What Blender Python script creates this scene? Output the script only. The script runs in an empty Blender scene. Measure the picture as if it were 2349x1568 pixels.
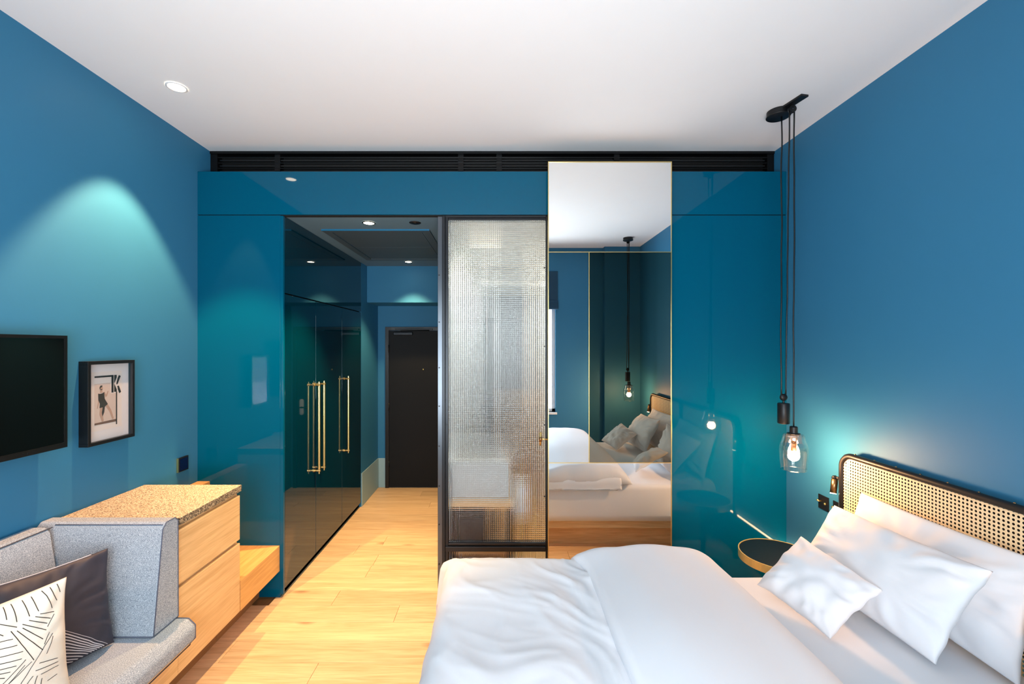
import bpy, math, random
from mathutils import Vector, noise

# ------------------------------------------------------------------ camera, world, exposure
sc = bpy.context.scene
col = sc.collection
F_PX, W_PX = 1020.0, 2349.0
cam_d = bpy.data.cameras.new('camera')
cam = bpy.data.objects.new('camera', cam_d)
col.objects.link(cam)
cam.location = (0, 0, 1.75)
cam.rotation_euler = (math.pi / 2, 0, 0)
cam_d.sensor_width = 36
cam_d.lens = F_PX / W_PX * 36
cam_d.shift_x = (1174.5 - 1145) / W_PX
cam_d.shift_y = (794 - 784) / W_PX
cam_d.clip_start = 0.02
sc.camera = cam
sc.view_settings.view_transform = 'Standard'
sc.view_settings.look = 'None'
sc.view_settings.gamma = 1
sc.view_settings.use_curve_mapping = False
sc.view_settings.exposure = 0.1
sc.cycles.use_denoising = True
sc.cycles.max_bounces = 12
sc.cycles.diffuse_bounces = 6
sc.cycles.glossy_bounces = 6
sc.cycles.transmission_bounces = 8
sc.cycles.transparent_max_bounces = 12
sc.cycles.sample_clamp_indirect = 5

world = bpy.data.worlds.new('world')
sc.world = world
world.use_nodes = True
bg = world.node_tree.nodes['Background']
bg.inputs['Color'].default_value = (0.72, 0.86, 1.0, 1)
bg.inputs['Strength'].default_value = 2.2


def add_light(kind, name, loc, rot, energy, color, **kw):
    d = bpy.data.lights.new(name, kind)
    d.energy = energy
    d.color = color
    for k, v in kw.items():
        setattr(d, k, v)
    o = bpy.data.objects.new(name, d)
    o.location = loc
    o.rotation_euler = rot
    col.objects.link(o)
    return o


# daylight entering through the window behind the camera
add_light('AREA', 'window_daylight', (-0.22, -0.62, 1.75), (math.radians(90), 0, 0), 105, (0.87, 0.95, 1.0),
          shape='RECTANGLE', size=2.05, size_y=1.95)
# added fill lamp outside the same window, aimed up to brighten the ceiling
add_light('AREA', 'added_ceiling_fill', (-0.22, -0.80, 0.95), (math.radians(140), 0, 0), 100, (0.90, 0.96, 1.0),
          shape='RECTANGLE', size=2.05, size_y=0.7)

# ------------------------------------------------------------------ materials
def new_mat(name):
    m = bpy.data.materials.new(name)
    m.use_nodes = True
    nt = m.node_tree
    return m, nt, nt.nodes['Principled BSDF']


def srgb(r, g, b):
    def f(c):
        c /= 255.0
        return c / 12.92 if c <= 0.04045 else ((c + 0.055) / 1.055) ** 2.4
    return (f(r), f(g), f(b), 1)


def plain(name, c, rough=0.5, metal=0.0, spec=0.5, vary=0.04, scale=8, bump=0.0, bscale=60, coat=0.0):
    """principled surface with a little procedural colour variation and relief"""
    m, nt, b = new_mat(name)
    n = nt.nodes
    tc = n.new('ShaderNodeTexCoord')
    nz = n.new('ShaderNodeTexNoise')
    nz.inputs['Scale'].default_value = scale
    nz.inputs['Detail'].default_value = 4
    nt.links.new(tc.outputs['Object'], nz.inputs['Vector'])
    mix = n.new('ShaderNodeMix')
    mix.data_type = 'RGBA'
    mix.inputs['A'].default_value = tuple(max(0, x * (1 - vary)) for x in c[:3]) + (1,)
    mix.inputs['B'].default_value = tuple(min(1, x * (1 + vary)) for x in c[:3]) + (1,)
    nt.links.new(nz.outputs['Fac'], mix.inputs['Factor'])
    nt.links.new(mix.outputs['Result'], b.inputs['Base Color'])
    b.inputs['Roughness'].default_value = rough
    b.inputs['Metallic'].default_value = metal
    b.inputs['Specular IOR Level'].default_value = spec
    b.inputs['Coat Weight'].default_value = coat
    b.inputs['Coat Roughness'].default_value = 0.03
    if bump:
        nb = n.new('ShaderNodeTexNoise')
        nb.inputs['Scale'].default_value = bscale
        nb.inputs['Detail'].default_value = 3
        nt.links.new(tc.outputs['Object'], nb.inputs['Vector'])
        bp = n.new('ShaderNodeBump')
        bp.inputs['Strength'].default_value = bump
        bp.inputs['Distance'].default_value = 0.002
        nt.links.new(nb.outputs['Fac'], bp.inputs['Height'])
        nt.links.new(bp.outputs['Normal'], b.inputs['Normal'])
    return m


def emit(name, c, strength):
    m, nt, b = new_mat(name)
    b.inputs['Base Color'].default_value = c
    b.inputs['Emission Color'].default_value = c
    b.inputs['Emission Strength'].default_value = strength
    return m


def wood(name, light, dark, axis, rough=0.45, rand=0.25, stretch=14.0, knots=0.0):
    """oak: fine grain stretched along one axis, tone differing from piece to piece"""
    m, nt, b = new_mat(name)
    n, L = nt.nodes, nt.links
    tc = n.new('ShaderNodeTexCoord')
    oi = n.new('ShaderNodeObjectInfo')
    mul = n.new('ShaderNodeMath'); mul.operation = 'MULTIPLY'; mul.inputs[1].default_value = 37.0
    L.new(oi.outputs['Random'], mul.inputs[0])
    add = n.new('ShaderNodeVectorMath'); add.operation = 'ADD'
    L.new(tc.outputs['Object'], add.inputs[0]); L.new(mul.outputs[0], add.inputs[1])
    mp = n.new('ShaderNodeMapping')
    s = [stretch * 1.6] * 3
    s['XYZ'.index(axis)] = 1.3
    mp.inputs['Scale'].default_value = s
    L.new(add.outputs[0], mp.inputs['Vector'])
    n1 = n.new('ShaderNodeTexNoise'); n1.inputs['Scale'].default_value = 1.0; n1.inputs['Detail'].default_value = 5
    n1.inputs['Distortion'].default_value = 1.6
    L.new(mp.outputs[0], n1.inputs['Vector'])
    n2 = n.new('ShaderNodeTexNoise'); n2.inputs['Scale'].default_value = 6.0; n2.inputs['Detail'].default_value = 3
    L.new(mp.outputs[0], n2.inputs['Vector'])
    mx = n.new('ShaderNodeMix'); mx.data_type = 'FLOAT'; mx.inputs['Factor'].default_value = 0.35
    L.new(n1.outputs['Fac'], mx.inputs['A']); L.new(n2.outputs['Fac'], mx.inputs['B'])
    rp = n.new('ShaderNodeMapRange')
    rp.inputs['From Min'].default_value = 0.34; rp.inputs['From Max'].default_value = 0.62
    L.new(mx.outputs[0], rp.inputs['Value'])
    cm = n.new('ShaderNodeMix'); cm.data_type = 'RGBA'
    cm.inputs['A'].default_value = dark; cm.inputs['B'].default_value = light
    L.new(rp.outputs[0], cm.inputs['Factor'])
    # tone per piece
    mr = n.new('ShaderNodeMapRange'); mr.inputs['To Min'].default_value = 1 - rand; mr.inputs['To Max'].default_value = 1 + rand * 0.3
    L.new(oi.outputs['Random'], mr.inputs['Value'])
    vm = n.new('ShaderNodeVectorMath'); vm.operation = 'SCALE'
    L.new(cm.outputs['Result'], vm.inputs[0]); L.new(mr.outputs[0], vm.inputs['Scale'])
    last = vm.outputs[0]
    if knots:
        mk = n.new('ShaderNodeMapping')
        sk = [3.4] * 3; sk['XYZ'.index(axis)] = 1.5
        mk.inputs['Scale'].default_value = sk
        L.new(add.outputs[0], mk.inputs['Vector'])
        vo = n.new('ShaderNodeTexVoronoi'); vo.inputs['Scale'].default_value = 1.0
        L.new(mk.outputs[0], vo.inputs['Vector'])
        kr = n.new('ShaderNodeMapRange'); kr.inputs['From Min'].default_value = 0.03; kr.inputs['From Max'].default_value = 0.11
        kr.inputs['To Min'].default_value = knots; kr.inputs['To Max'].default_value = 0
        L.new(vo.outputs['Distance'], kr.inputs['Value'])
        km = n.new('ShaderNodeMix'); km.data_type = 'RGBA'
        km.inputs['B'].default_value = tuple(x * 0.45 for x in dark[:3]) + (1,)
        L.new(kr.outputs[0], km.inputs['Factor']); L.new(last, km.inputs['A'])
        last = km.outputs['Result']
    L.new(last, b.inputs['Base Color'])
    b.inputs['Roughness'].default_value = rough
    bp = n.new('ShaderNodeBump'); bp.inputs['Strength'].default_value = 0.15; bp.inputs['Distance'].default_value = 0.001
    L.new(n2.outputs['Fac'], bp.inputs['Height']); L.new(bp.outputs['Normal'], b.inputs['Normal'])
    return m


def speckle(name, c0, c1, c2, scale, rough, bump=0.3):
    m, nt, b = new_mat(name)
    n, L = nt.nodes, nt.links
    tc = n.new('ShaderNodeTexCoord')
    nz = n.new('ShaderNodeTexNoise'); nz.inputs['Scale'].default_value = scale; nz.inputs['Detail'].default_value = 2
    L.new(tc.outputs['Object'], nz.inputs['Vector'])
    cr = n.new('ShaderNodeValToRGB')
    cr.color_ramp.elements[0].position = 0.36; cr.color_ramp.elements[0].color = c0
    cr.color_ramp.elements[1].position = 0.64; cr.color_ramp.elements[1].color = c2
    e = cr.color_ramp.elements.new(0.5); e.color = c1
    L.new(nz.outputs['Fac'], cr.inputs['Fac'])
    L.new(cr.outputs['Color'], b.inputs['Base Color'])
    b.inputs['Roughness'].default_value = rough
    bp = n.new('ShaderNodeBump'); bp.inputs['Strength'].default_value = bump; bp.inputs['Distance'].default_value = 0.002
    L.new(nz.outputs['Fac'], bp.inputs['Height']); L.new(bp.outputs['Normal'], b.inputs['Normal'])
    return m


def thin_glass(name, tint=(1, 1, 1, 1), lo=0.06, hi=0.75, rough=0.0):
    """thin sheet of glass: lets light straight through, reflects by angle"""
    m = bpy.data.materials.new(name); m.use_nodes = True
    nt = m.node_tree; n, L = nt.nodes, nt.links
    n.clear()
    out = n.new('ShaderNodeOutputMaterial')
    tr = n.new('ShaderNodeBsdfTransparent'); tr.inputs['Color'].default_value = tint
    gl = n.new('ShaderNodeBsdfGlossy'); gl.inputs['Roughness'].default_value = rough
    lw = n.new('ShaderNodeLayerWeight'); lw.inputs['Blend'].default_value = 0.25
    mr = n.new('ShaderNodeMapRange'); mr.inputs['To Min'].default_value = lo; mr.inputs['To Max'].default_value = hi
    L.new(lw.outputs['Facing'], mr.inputs['Value'])
    mx = n.new('ShaderNodeMixShader')
    L.new(mr.outputs[0], mx.inputs['Fac']); L.new(tr.outputs[0], mx.inputs[1]); L.new(gl.outputs[0], mx.inputs[2])
    L.new(mx.outputs[0], out.inputs['Surface'])
    return m


M = {}
M['wall'] = plain('blue wall paint', srgb(48, 116, 153), 0.55, spec=0.28, vary=0.03, scale=3, bump=0.05, bscale=120)
M['ceiling'] = plain('white ceiling paint', srgb(236, 236, 236), 0.8, vary=0.01, bump=0.04)
M['corridor_ceiling'] = plain('grey blue ceiling paint', srgb(92, 122, 138), 0.6, vary=0.02)
M['hatch'] = plain('grey hatch paint', srgb(66, 82, 90), 0.55, vary=0.02)
M['dado'] = plain('pale grey green dado paint', srgb(150, 178, 182), 0.5, vary=0.02)
M['panel'] = plain('glossy petrol blue lacquer', srgb(0, 82, 110), 0.035, spec=0.25, vary=0.02, scale=2)
M['wardrobe'] = plain('glossy dark teal glass', srgb(0, 46, 62), 0.03, spec=0.75, vary=0.02, scale=2)
M['black'] = plain('matt black metal', srgb(20, 21, 23), 0.42, metal=0.2, vary=0.1)
M['grille'] = plain('black grille paint', srgb(5, 5, 6), 0.5, spec=0.3, vary=0.1)
M['grille_edge'] = plain('dark grille blade', srgb(15, 17, 19), 0.4, vary=0.1)
M['steel'] = plain('dark grey painted steel', srgb(38, 41, 45), 0.33, metal=0.55, vary=0.1)
M['steel_post'] = plain('frame steel paled by reflection', srgb(92, 97, 103), 0.3, metal=0.85, vary=0.06)  # paler, shinier copy of the frame steel, for the window's reflection on the post
M['blackplastic'] = plain('black plastic', srgb(10, 10, 11), 0.35, vary=0.1)
M['screen'] = plain('black display glass', srgb(8, 7, 6), 0.08, spec=0.3, vary=0.05)
M['door'] = plain('black brown door laminate', srgb(13, 14, 16), 0.6, spec=0.25, vary=0.08, scale=4)
M['brass'] = plain('brushed brass', srgb(232, 204, 136), 0.32, metal=1.0, vary=0.05)
M['gold'] = plain('satin gold band', srgb(228, 198, 124), 0.35, metal=0.55, vary=0.04)
M['darkbrass'] = plain('bronzed metal', srgb(150, 118, 80), 0.3, metal=1.0, vary=0.06)
M['oak_floor'] = wood('oak floor board', srgb(236, 198, 152), srgb(208, 165, 120), 'X', 0.42, 0.14, 13, knots=0.75)
M['oak_y'] = wood('oak veneer', srgb(234, 197, 142), srgb(208, 167, 114), 'Y', 0.42, 0.06, 18)
M['oak_bench'] = wood('oak veneer with warm light', srgb(228, 178, 108), srgb(204, 150, 84), 'Y', 0.4, 0.05, 18)  # orange of the warm light on the bench is put into this oak
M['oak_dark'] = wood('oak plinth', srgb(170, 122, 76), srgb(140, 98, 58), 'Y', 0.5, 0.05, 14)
M['oak_x'] = wood('oak bed veneer', srgb(234, 198, 148), srgb(206, 164, 116), 'X', 0.42, 0.06, 16)
M['stone'] = speckle('speckled granite', srgb(104, 90, 68), srgb(190, 170, 136), srgb(228, 212, 182), 185, 0.55, 0.2)
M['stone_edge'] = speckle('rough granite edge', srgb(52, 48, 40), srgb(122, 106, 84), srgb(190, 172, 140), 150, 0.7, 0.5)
M['felt'] = speckle('grey wool felt', srgb(118, 130, 142), srgb(150, 162, 173), srgb(184, 193, 202), 330, 0.95, 0.5)
M['piping'] = plain('slate piping cord', srgb(84, 92, 110), 0.8)
M['navy'] = plain('dark slate satin fabric', srgb(50, 50, 62), 0.6, vary=0.08, scale=12)
M['cream'] = plain('cream cotton fabric', srgb(226, 223, 210), 0.85, vary=0.02, bump=0.1, bscale=300)
M['ink'] = plain('black printed ink', srgb(40, 36, 34), 0.8)
M['stripe'] = plain('pale stripe print', srgb(208, 204, 208), 0.7)
M['linen'] = plain('white bed linen', srgb(226, 227, 231), 0.85, vary=0.01, bump=0.12, bscale=40)
M['cane'] = plain('pale woven cane', srgb(232, 206, 164), 0.55, vary=0.12, scale=60, bump=0.4, bscale=300)
M['backing'] = plain('black backing board', srgb(14, 13, 13), 0.8)
M['paper'] = plain('white mount board', srgb(238, 234, 234), 0.8, vary=0.01)
M['print'] = plain('cream print paper', srgb(242, 232, 224), 0.8, vary=0.01)
M['sepia'] = plain('sepia photograph tone', srgb(226, 206, 192), 0.7, vary=0.05)
M['sepia_dark'] = plain('dark sepia photograph tone', srgb(120, 92, 76), 0.7, vary=0.25, scale=90)
M['skin_print'] = plain('pale sepia figure tone', srgb(198, 164, 142), 0.7, vary=0.12, scale=60)
M['dress_print'] = plain('dark figured dress print', srgb(66, 56, 48), 0.7, vary=0.4, scale=120)
M['blue_edge'] = plain('bright blue edge paint', srgb(20, 110, 150), 0.4)
M['tile'] = plain('white bathroom wall', srgb(232, 230, 224), 0.4, vary=0.02)
M['grey_tile'] = plain('grey bathroom tile', srgb(112, 120, 126), 0.4, vary=0.06)
M['pale_tile'] = plain('pale blue white bathroom wall', srgb(222, 230, 234), 0.4, vary=0.02)
M['warm_wall'] = plain('warm white bathroom wall', srgb(236, 226, 210), 0.5, vary=0.02)
M['concrete'] = plain('grey concrete basin', srgb(190, 192, 190), 0.6, vary=0.08, scale=20)
M['towel'] = plain('white towel', srgb(235, 235, 235), 0.95, bump=0.5, bscale=200)
M['blind'] = plain('dark blue blind fabric', srgb(20, 62, 88), 0.8)
M['white_plastic'] = plain('white plastic', srgb(230, 230, 230), 0.4)
M['navy_screen'] = plain('dark blue touch display', srgb(8, 16, 58), 0.1)
M['window_glass'] = thin_glass('window glass', (0.98, 0.99, 1, 1), 0.05, 0.4)
M['shade_glass'] = thin_glass('clear lamp glass', (0.99, 0.98, 0.96, 1), 0.03, 0.75)
M['shoulder_glass'] = thin_glass('thick shoulder of lamp glass', (0.97, 0.96, 0.94, 1), 0.45, 0.9, 0.05)
M['bulb'] = emit('warm filament bulb', (1.0, 0.54, 0.26, 1), 800)
M['lens'] = emit('lit lamp lens', (1.0, 0.85, 0.62, 1), 28)
M['led'] = emit('warm light strip', (1.0, 0.62, 0.36, 1), 55)
# mirror silver and smoked mirror
M['mirror'] = plain('mirror silver', (0.90, 0.92, 0.92, 1), 0.0, metal=1.0, vary=0.0)
M['smoked'] = plain('smoked mirror', (0.30, 0.28, 0.22, 1), 0.0, metal=1.0, vary=0.0)
# ribbed glass: real refraction through the moulded relief
m, nt, b = new_mat('moulded clear glass')
b.inputs['Base Color'].default_value = (0.97, 0.985, 0.98, 1)
b.inputs['Transmission Weight'].default_value = 1
b.inputs['Roughness'].default_value = 0.0
b.inputs['IOR'].default_value = 1.5
M['ribbed'] = m
# thick shoulder of the lamp glass: partly scatters, partly passes light
m, nt, b = new_mat('thick lamp glass')
b.inputs['Base Color'].default_value = (0.96, 0.95, 0.93, 1)
b.inputs['Transmission Weight'].default_value = 1
b.inputs['Roughness'].default_value = 0.03
b.inputs['IOR'].default_value = 1.5
M['thick_glass'] = m


# ------------------------------------------------------------------ builders
ORIGIN = {}


class MB:
    def __init__(s):
        s.v, s.f = [], []

    def box(s, x0, x1, y0, y1, z0, z1):
        i = len(s.v)
        s.v += [(x, y, z) for z in (z0, z1) for y in (y0, y1) for x in (x0, x1)]
        s.f += [tuple(i + k for k in q) for q in
                ((0, 2, 3, 1), (4, 5, 7, 6), (0, 1, 5, 4), (2, 6, 7, 3), (0, 4, 6, 2), (1, 3, 7, 5))]
        return s

    def prism(s, pts, axis, a, b_):
        """polygon pts (2-D) pushed along an axis from a to b"""
        n = len(pts); i = len(s.v)
        for t in (a, b_):
            for p, q in pts:
                s.v.append({'X': (t, p, q), 'Y': (p, t, q), 'Z': (p, q, t)}[axis])
        s.f.append(tuple(range(i + n - 1, i - 1, -1)))
        s.f.append(tuple(range(i + n, i + 2 * n)))
        for k in range(n):
            s.f.append((i + k, i + (k + 1) % n, i + n + (k + 1) % n, i + n + k))
        return s

    def tube(s, pts, r, n=10, cap=True, closed=False):
        P = [Vector(p) for p in pts]
        rs = r if isinstance(r, (list, tuple)) else [r] * len(P)
        i = len(s.v); up = None
        m_ = len(P)
        for k, p in enumerate(P):
            if closed:
                t = (P[(k + 1) % m_] - P[k - 1]).normalized()
            else:
                t = (P[min(k + 1, m_ - 1)] - P[max(k - 1, 0)]).normalized()
            if up is None:
                up = Vector((0, 0, 1)) if abs(t.z) < 0.9 else Vector((1, 0, 0))
            a = t.cross(up).normalized(); c = a.cross(t).normalized(); up = c
            for j in range(n):
                th = 2 * math.pi * j / n
                s.v.append(tuple(p + (a * math.cos(th) + c * math.sin(th)) * rs[k]))
        for k in range(m_ if closed else m_ - 1):
            k2 = (k + 1) % m_
            for j in range(n):
                s.f.append((i + k * n + j, i + k * n + (j + 1) % n, i + k2 * n + (j + 1) % n, i + k2 * n + j))
        if cap and not closed:
            s.f.append(tuple(i + j for j in range(n - 1, -1, -1)))
            s.f.append(tuple(i + (m_ - 1) * n + j for j in range(n)))
        return s

    def lathe(s, prof, c, n=32):
        """profile (r, z) about the vertical through c = (x, y)"""
        i = len(s.v)
        for r, z in prof:
            for j in range(n):
                th = 2 * math.pi * j / n
                s.v.append((c[0] + max(r, 1e-5) * math.cos(th), c[1] + max(r, 1e-5) * math.sin(th), z))
        for k in range(len(prof) - 1):
            for j in range(n):
                s.f.append((i + k * n + j, i + k * n + (j + 1) % n, i + (k + 1) * n + (j + 1) % n, i + (k + 1) * n + j))
        return s

    def build(s, name, mat, parent=None, smooth=False, bevel=0.0, seg=2, fix=True):
        v = [Vector(p) for p in s.v]
        lo = Vector([min(p[k] for p in v) for k in range(3)])
        hi = Vector([max(p[k] for p in v) for k in range(3)])
        o0 = (lo + hi) / 2
        me = bpy.data.meshes.new(name)
        me.from_pydata([tuple(p - o0) for p in v], [], s.f)
        if fix:
            import bmesh
            bm = bmesh.new(); bm.from_mesh(me)
            bmesh.ops.recalc_face_normals(bm, faces=bm.faces)
            bm.to_mesh(me); bm.free()
        me.materials.append(M[mat] if isinstance(mat, str) else mat)
        if smooth:
            me.polygons.foreach_set('use_smooth', [True] * len(me.polygons))
        ob = bpy.data.objects.new(name, me)
        col.objects.link(ob)
        ORIGIN[ob.name] = o0
        if parent is not None:
            ob.parent = parent
            ob.location = o0 - ORIGIN[parent.name]
        else:
            ob.location = o0
        if bevel:
            bv = ob.modifiers.new('bevel', 'BEVEL')
            bv.width = bevel; bv.segments = seg; bv.limit_method = 'ANGLE'; bv.angle_limit = math.radians(40)
            if not smooth:
                me.polygons.foreach_set('use_smooth', [True] * len(me.polygons))
                bv.harden_normals = True
        return ob


def thing(name, loc, label, cat, group=None):
    o = bpy.data.objects.new(name, None)
    o.empty_display_size = 0.05
    o.location = loc
    col.objects.link(o)
    ORIGIN[o.name] = Vector(loc)
    return tag(o, label, cat, group)


def tag(o, label, cat, group=None):
    o['label'] = label; o['category'] = cat
    if group:
        o['group'] = group
    return o


def struct(o, label=None, cat=None):
    o['kind'] = 'structure'
    if label:
        o['label'] = label
    if cat:
        o['category'] = cat
    return o


def empty_struct(name, loc, label=None, cat=None):
    o = bpy.data.objects.new(name, None)
    o.location = loc; o.empty_display_size = 0.05
    col.objects.link(o); ORIGIN[o.name] = Vector(loc)
    return struct(o, label, cat)


def copy_tree(o, parent=None, offset=(0, 0, 0)):
    kids = [c for c in list(bpy.data.objects) if c.parent == o]
    c = o.copy(); col.objects.link(c); c.parent = parent
    if parent is None:
        c.location = Vector(o.location) + Vector(offset)
    for k in kids:
        copy_tree(k, c)
    return c


def bx(*a):
    return MB().box(*a)


# ------------------------------------------------------------------ the room shell
XL, XR, ZC = -2.106, 2.006, 3.17
YP, YG = 3.104, 3.245            # lacquered partition plane, grille plane
YB = -0.34                        # window wall
ZK = 2.664                        # corridor ceiling
YD, YE = 5.07, 5.526              # door recess, end wall

floor = struct(bx(-2.2, 2.1, -0.46, 5.62, -0.12, -0.022).build('floor', 'oak_dark'), 'light oak plank floor of the room and corridor', 'floor')
random.seed(4)
PW = 0.182
row = 0
y = -0.45
while y < YE + 0.02:
    y1 = y + PW
    x0, x1 = (-2.12, 2.02) if y < 3.0 else (-1.56, -0.385)
    cuts = [x0]
    c = x0 + random.uniform(0.5, 1.9) if y < 3.0 else x0 + random.uniform(0.3, 1.3)
    while c < x1 - 0.25:
        cuts.append(c); c += random.uniform(1.5, 2.1)
    cuts.append(x1)
    for a, b2 in zip(cuts, cuts[1:]):
        bx(a + 0.0006, b2 - 0.0006, y + 0.0006, y1 - 0.0006, -0.022, random.uniform(-0.0006, 0.0)).build('plank', 'oak_floor', floor, bevel=0.0012, seg=1)
    y = y1; row += 1

struct(bx(-2.2, 2.1, -0.46, 3.36, ZC, ZC + 0.1).build('ceiling', 'ceiling'), 'smooth white ceiling above the bed', 'ceiling')
struct(bx(XL - 0.1, XL, -0.46, 3.36, 0, ZC).build('wall_left', 'wall'), 'matt blue wall behind the television', 'wall')
struct(bx(XR, XR + 0.1, -0.46, 4.7, 0, ZC).build('wall_right', 'wall'), 'matt blue wall behind the bed headboard', 'wall')
WX0, WX1, WZ0, WZ1 = -1.28, 0.815, 0.80, 2.80
wb = MB()
wb.box(XL, WX0, YB - 0.12, YB, 0, ZC).box(WX1, XR, YB - 0.12, YB, 0, ZC)
wb.box(WX0, WX1, YB - 0.12, YB, 0, WZ0).box(WX0, WX1, YB - 0.12, YB, WZ1, ZC)
struct(wb.build('wall_back', 'wall'), 'blue window wall seen in the mirror', 'wall')
struct(bx(1.50, XR, YB, YB + 0.09, 0, ZC).build('wall_back_pier', 'wall'), 'shallow blue pier beside the window', 'wall')
struct(bx(XL, XR, YG + 0.06, YG + 0.11, 2.9, ZC).build('wall_front', 'backing'), 'dark wall behind the air grille', 'wall')

win = empty_struct('window_1', (-0.26, YB - 0.06, WZ0), 'white framed window letting daylight in', 'window')
fw = 0.05
for a in ((WX0, WX1, WZ0, WZ0 + fw), (WX0, WX1, WZ1 - fw, WZ1), (WX0, WX0 + fw, WZ0, WZ1), (WX1 - fw, WX1, WZ0, WZ1), (-0.29, -0.24, WZ0, WZ1)):
    bx(a[0], a[1], YB - 0.10, YB - 0.05, a[2], a[3]).build('window_frame', 'white_plastic', win, bevel=0.004)
for a, b2 in ((WX0 + fw, -0.29), (-0.24, WX1 - fw)):
    bx(a, b2, YB - 0.08, YB - 0.074, WZ0 + fw, WZ1 - fw).build('pane', 'window_glass', win)
bx(WX0 - 0.02, WX1 + 0.02, YB - 0.05, YB + 0.03, WZ0 - 0.03, WZ0).build('window_sill', 'white_plastic', win, bevel=0.004)
bl = thing('roman_blind', (-0.26, YB + 0.04, 2.28), 'dark blue roman blind half raised above the window', 'blind')
for k in range(4):
    zz = 2.28 + k * 0.028
    bx(WX0 - 0.02, WX1 + 0.035, YB + 0.003, YB + 0.062 - k * 0.008, zz, zz + 0.05).build('fold', 'blind', bl, bevel=0.012)
bx(WX0 - 0.02, WX1 + 0.03, YB + 0.003, YB + 0.022, 2.38, 2.83).build('cloth', 'blind', bl, bevel=0.004)

# lacquered partition: separate panels with shadow joints
part = empty_struct('wall_partition', (0, YP, 0), 'glossy petrol blue panelled partition facing the bed', 'wall')
bx(XL, -1.5285, YP, YP + 0.045, 0.0, ZK).build('panel', 'panel', part, bevel=0.0015)
bx(XL, XR, YP, YG + 0.0, 2.6695, 2.970).build('panel', 'panel', part, bevel=0.0015)
bx(0.44, XR, YP, YP + 0.045, 0.0, ZK).build('panel', 'panel', part, bevel=0.0015)
bx(XL, XR, YP + 0.012, YP + 0.05, ZK, 2.6695).build('joint', 'backing', part)

# corridor and bathroom shell
struct(bx(XL - 0.05, XR + 0.05, YP + 0.05, YE + 0.1, ZK, ZK + 0.08).build('ceiling', 'corridor_ceiling'), 'lower grey blue ceiling of the entrance corridor', 'ceiling')
struct(bx(-1.72, -1.506, 4.852, YE, 0, ZK).build('wall_corridor_left', 'wall'), 'blue corridor wall past the wardrobe', 'wall')
struct(bx(-1.75, -0.30, YE, YE + 0.1, 0, ZK).build('wall_corridor_end', 'wall'), 'blue wall around the entrance door', 'wall')
struct(bx(-1.506, -0.43, YD, YE, 2.25, ZK).build('wall_lintel', 'wall'), 'blue dropped lintel above the door recess', 'wall')
struct(bx(-0.428, -0.378, YP + 0.085, YE, 0, ZK).build('wall_corridor_right', 'wall'), 'blue corridor wall of the bathroom', 'wall')
struct(bx(-1.506, -1.497, 4.86, YE, 0, 0.363).build('baseboard_left', 'dado', bevel=0.002), 'pale grey green dado on the corridor side wall', 'baseboard')
struct(bx(-1.497, -1.412, YE - 0.009, YE, 0, 0.363).build('baseboard_end', 'dado', bevel=0.002), 'pale grey green dado beside the entrance door', 'baseboard')
struct(bx(-0.378, XR, 4.6, 4.7, 0, ZK).build('wall_bathroom_back', 'grey_tile'), 'grey bathroom wall behind the moulded glass', 'wall')
struct(bx(-0.378, -0.362, YP + 0.09, 4.6, 0.0, ZK).build('wall_bathroom_left', 'pale_tile'), 'pale bathroom side wall behind the moulded glass', 'wall')
struct(bx(0.62, 0.66, 3.62, 4.6, 0.0, ZK).build('wall_bathroom_right', 'warm_wall'), 'warm white bathroom side wall behind the moulded glass', 'wall')
struct(bx(-0.362, 0.62, YP + 0.08, 4.6, ZK - 0.012, ZK - 0.001).build('ceiling', 'tile'), 'white bathroom ceiling behind the moulded glass', 'ceiling')
struct(bx(-0.378, XR, YP + 0.16, 4.6, -0.02, 0.0).build('floor', 'oak_bench'), 'oak bathroom floor behind the moulded glass', 'floor')

# entrance door
dr = empty_struct('door_1', (-0.94, YE, 0), 'black entrance door at the end of the corridor', 'door')
DX0, DX1, DZ = -1.409, -0.46, 1.99
fr = MB()
fr.box(DX0, DX0 + 0.045, YE - 0.03, YE, 0, DZ).box(DX1 - 0.045, DX1, YE - 0.03, YE, 0, DZ).box(DX0 + 0.045, DX1 - 0.045, YE - 0.03, YE, DZ - 0.045, DZ)
fr.build('door_frame', 'blackplastic', dr, bevel=0.002)
leaf = bx(DX0 + 0.047, DX1 - 0.047, YE - 0.018, YE - 0.002, 0.006, DZ - 0.048).build('door_leaf', 'door', dr, bevel=0.001)
for z in (0.28, 1.0, 1.72):
    MB().tube([(DX0 + 0.046, YE - 0.033, z - 0.045), (DX0 + 0.046, YE - 0.033, z + 0.045)], 0.008, 8).build('hinge', 'black', dr, smooth=True)
MB().tube([(-0.94, YE - 0.022, 1.463), (-0.94, YE - 0.016, 1.463)], 0.010, 16).build('peephole', 'brass', leaf, smooth=True)
cl = bx(-1.30, -1.065, YE - 0.075, YE - 0.018, 1.885, 1.925).build('closer', 'steel', dr, bevel=0.008)
bx(-1.285, -0.82, YE - 0.06, YE - 0.03, 1.952, 1.968).build('closer_rail', 'steel', dr, bevel=0.003)
MB().tube([(-1.21, YE - 0.055, 1.925), (-1.21, YE - 0.055, 1.945), (-0.86, YE - 0.047, 1.947)], 0.007, 8).build('arm', 'black', cl, smooth=True)
plate = MB()
pts = [(-0.57 + 0.024 * math.cos(t), 1.0 + 0.024 * math.sin(t) + (0.075 if math.sin(t) >= 0 else -0.075)) for t in [2 * math.pi * k / 24 for k in range(24)]]
plate.prism(pts, 'Y', YE - 0.03, YE - 0.018)
plate.build('handle_plate', M['white_plastic'], dr)
MB().tube([(-0.57, YE - 0.02, 1.0), (-0.57, YE - 0.07, 1.0), (-0.69, YE - 0.07, 1.0)], 0.009, 10).build('lever', 'steel', dr, smooth=True)

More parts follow.
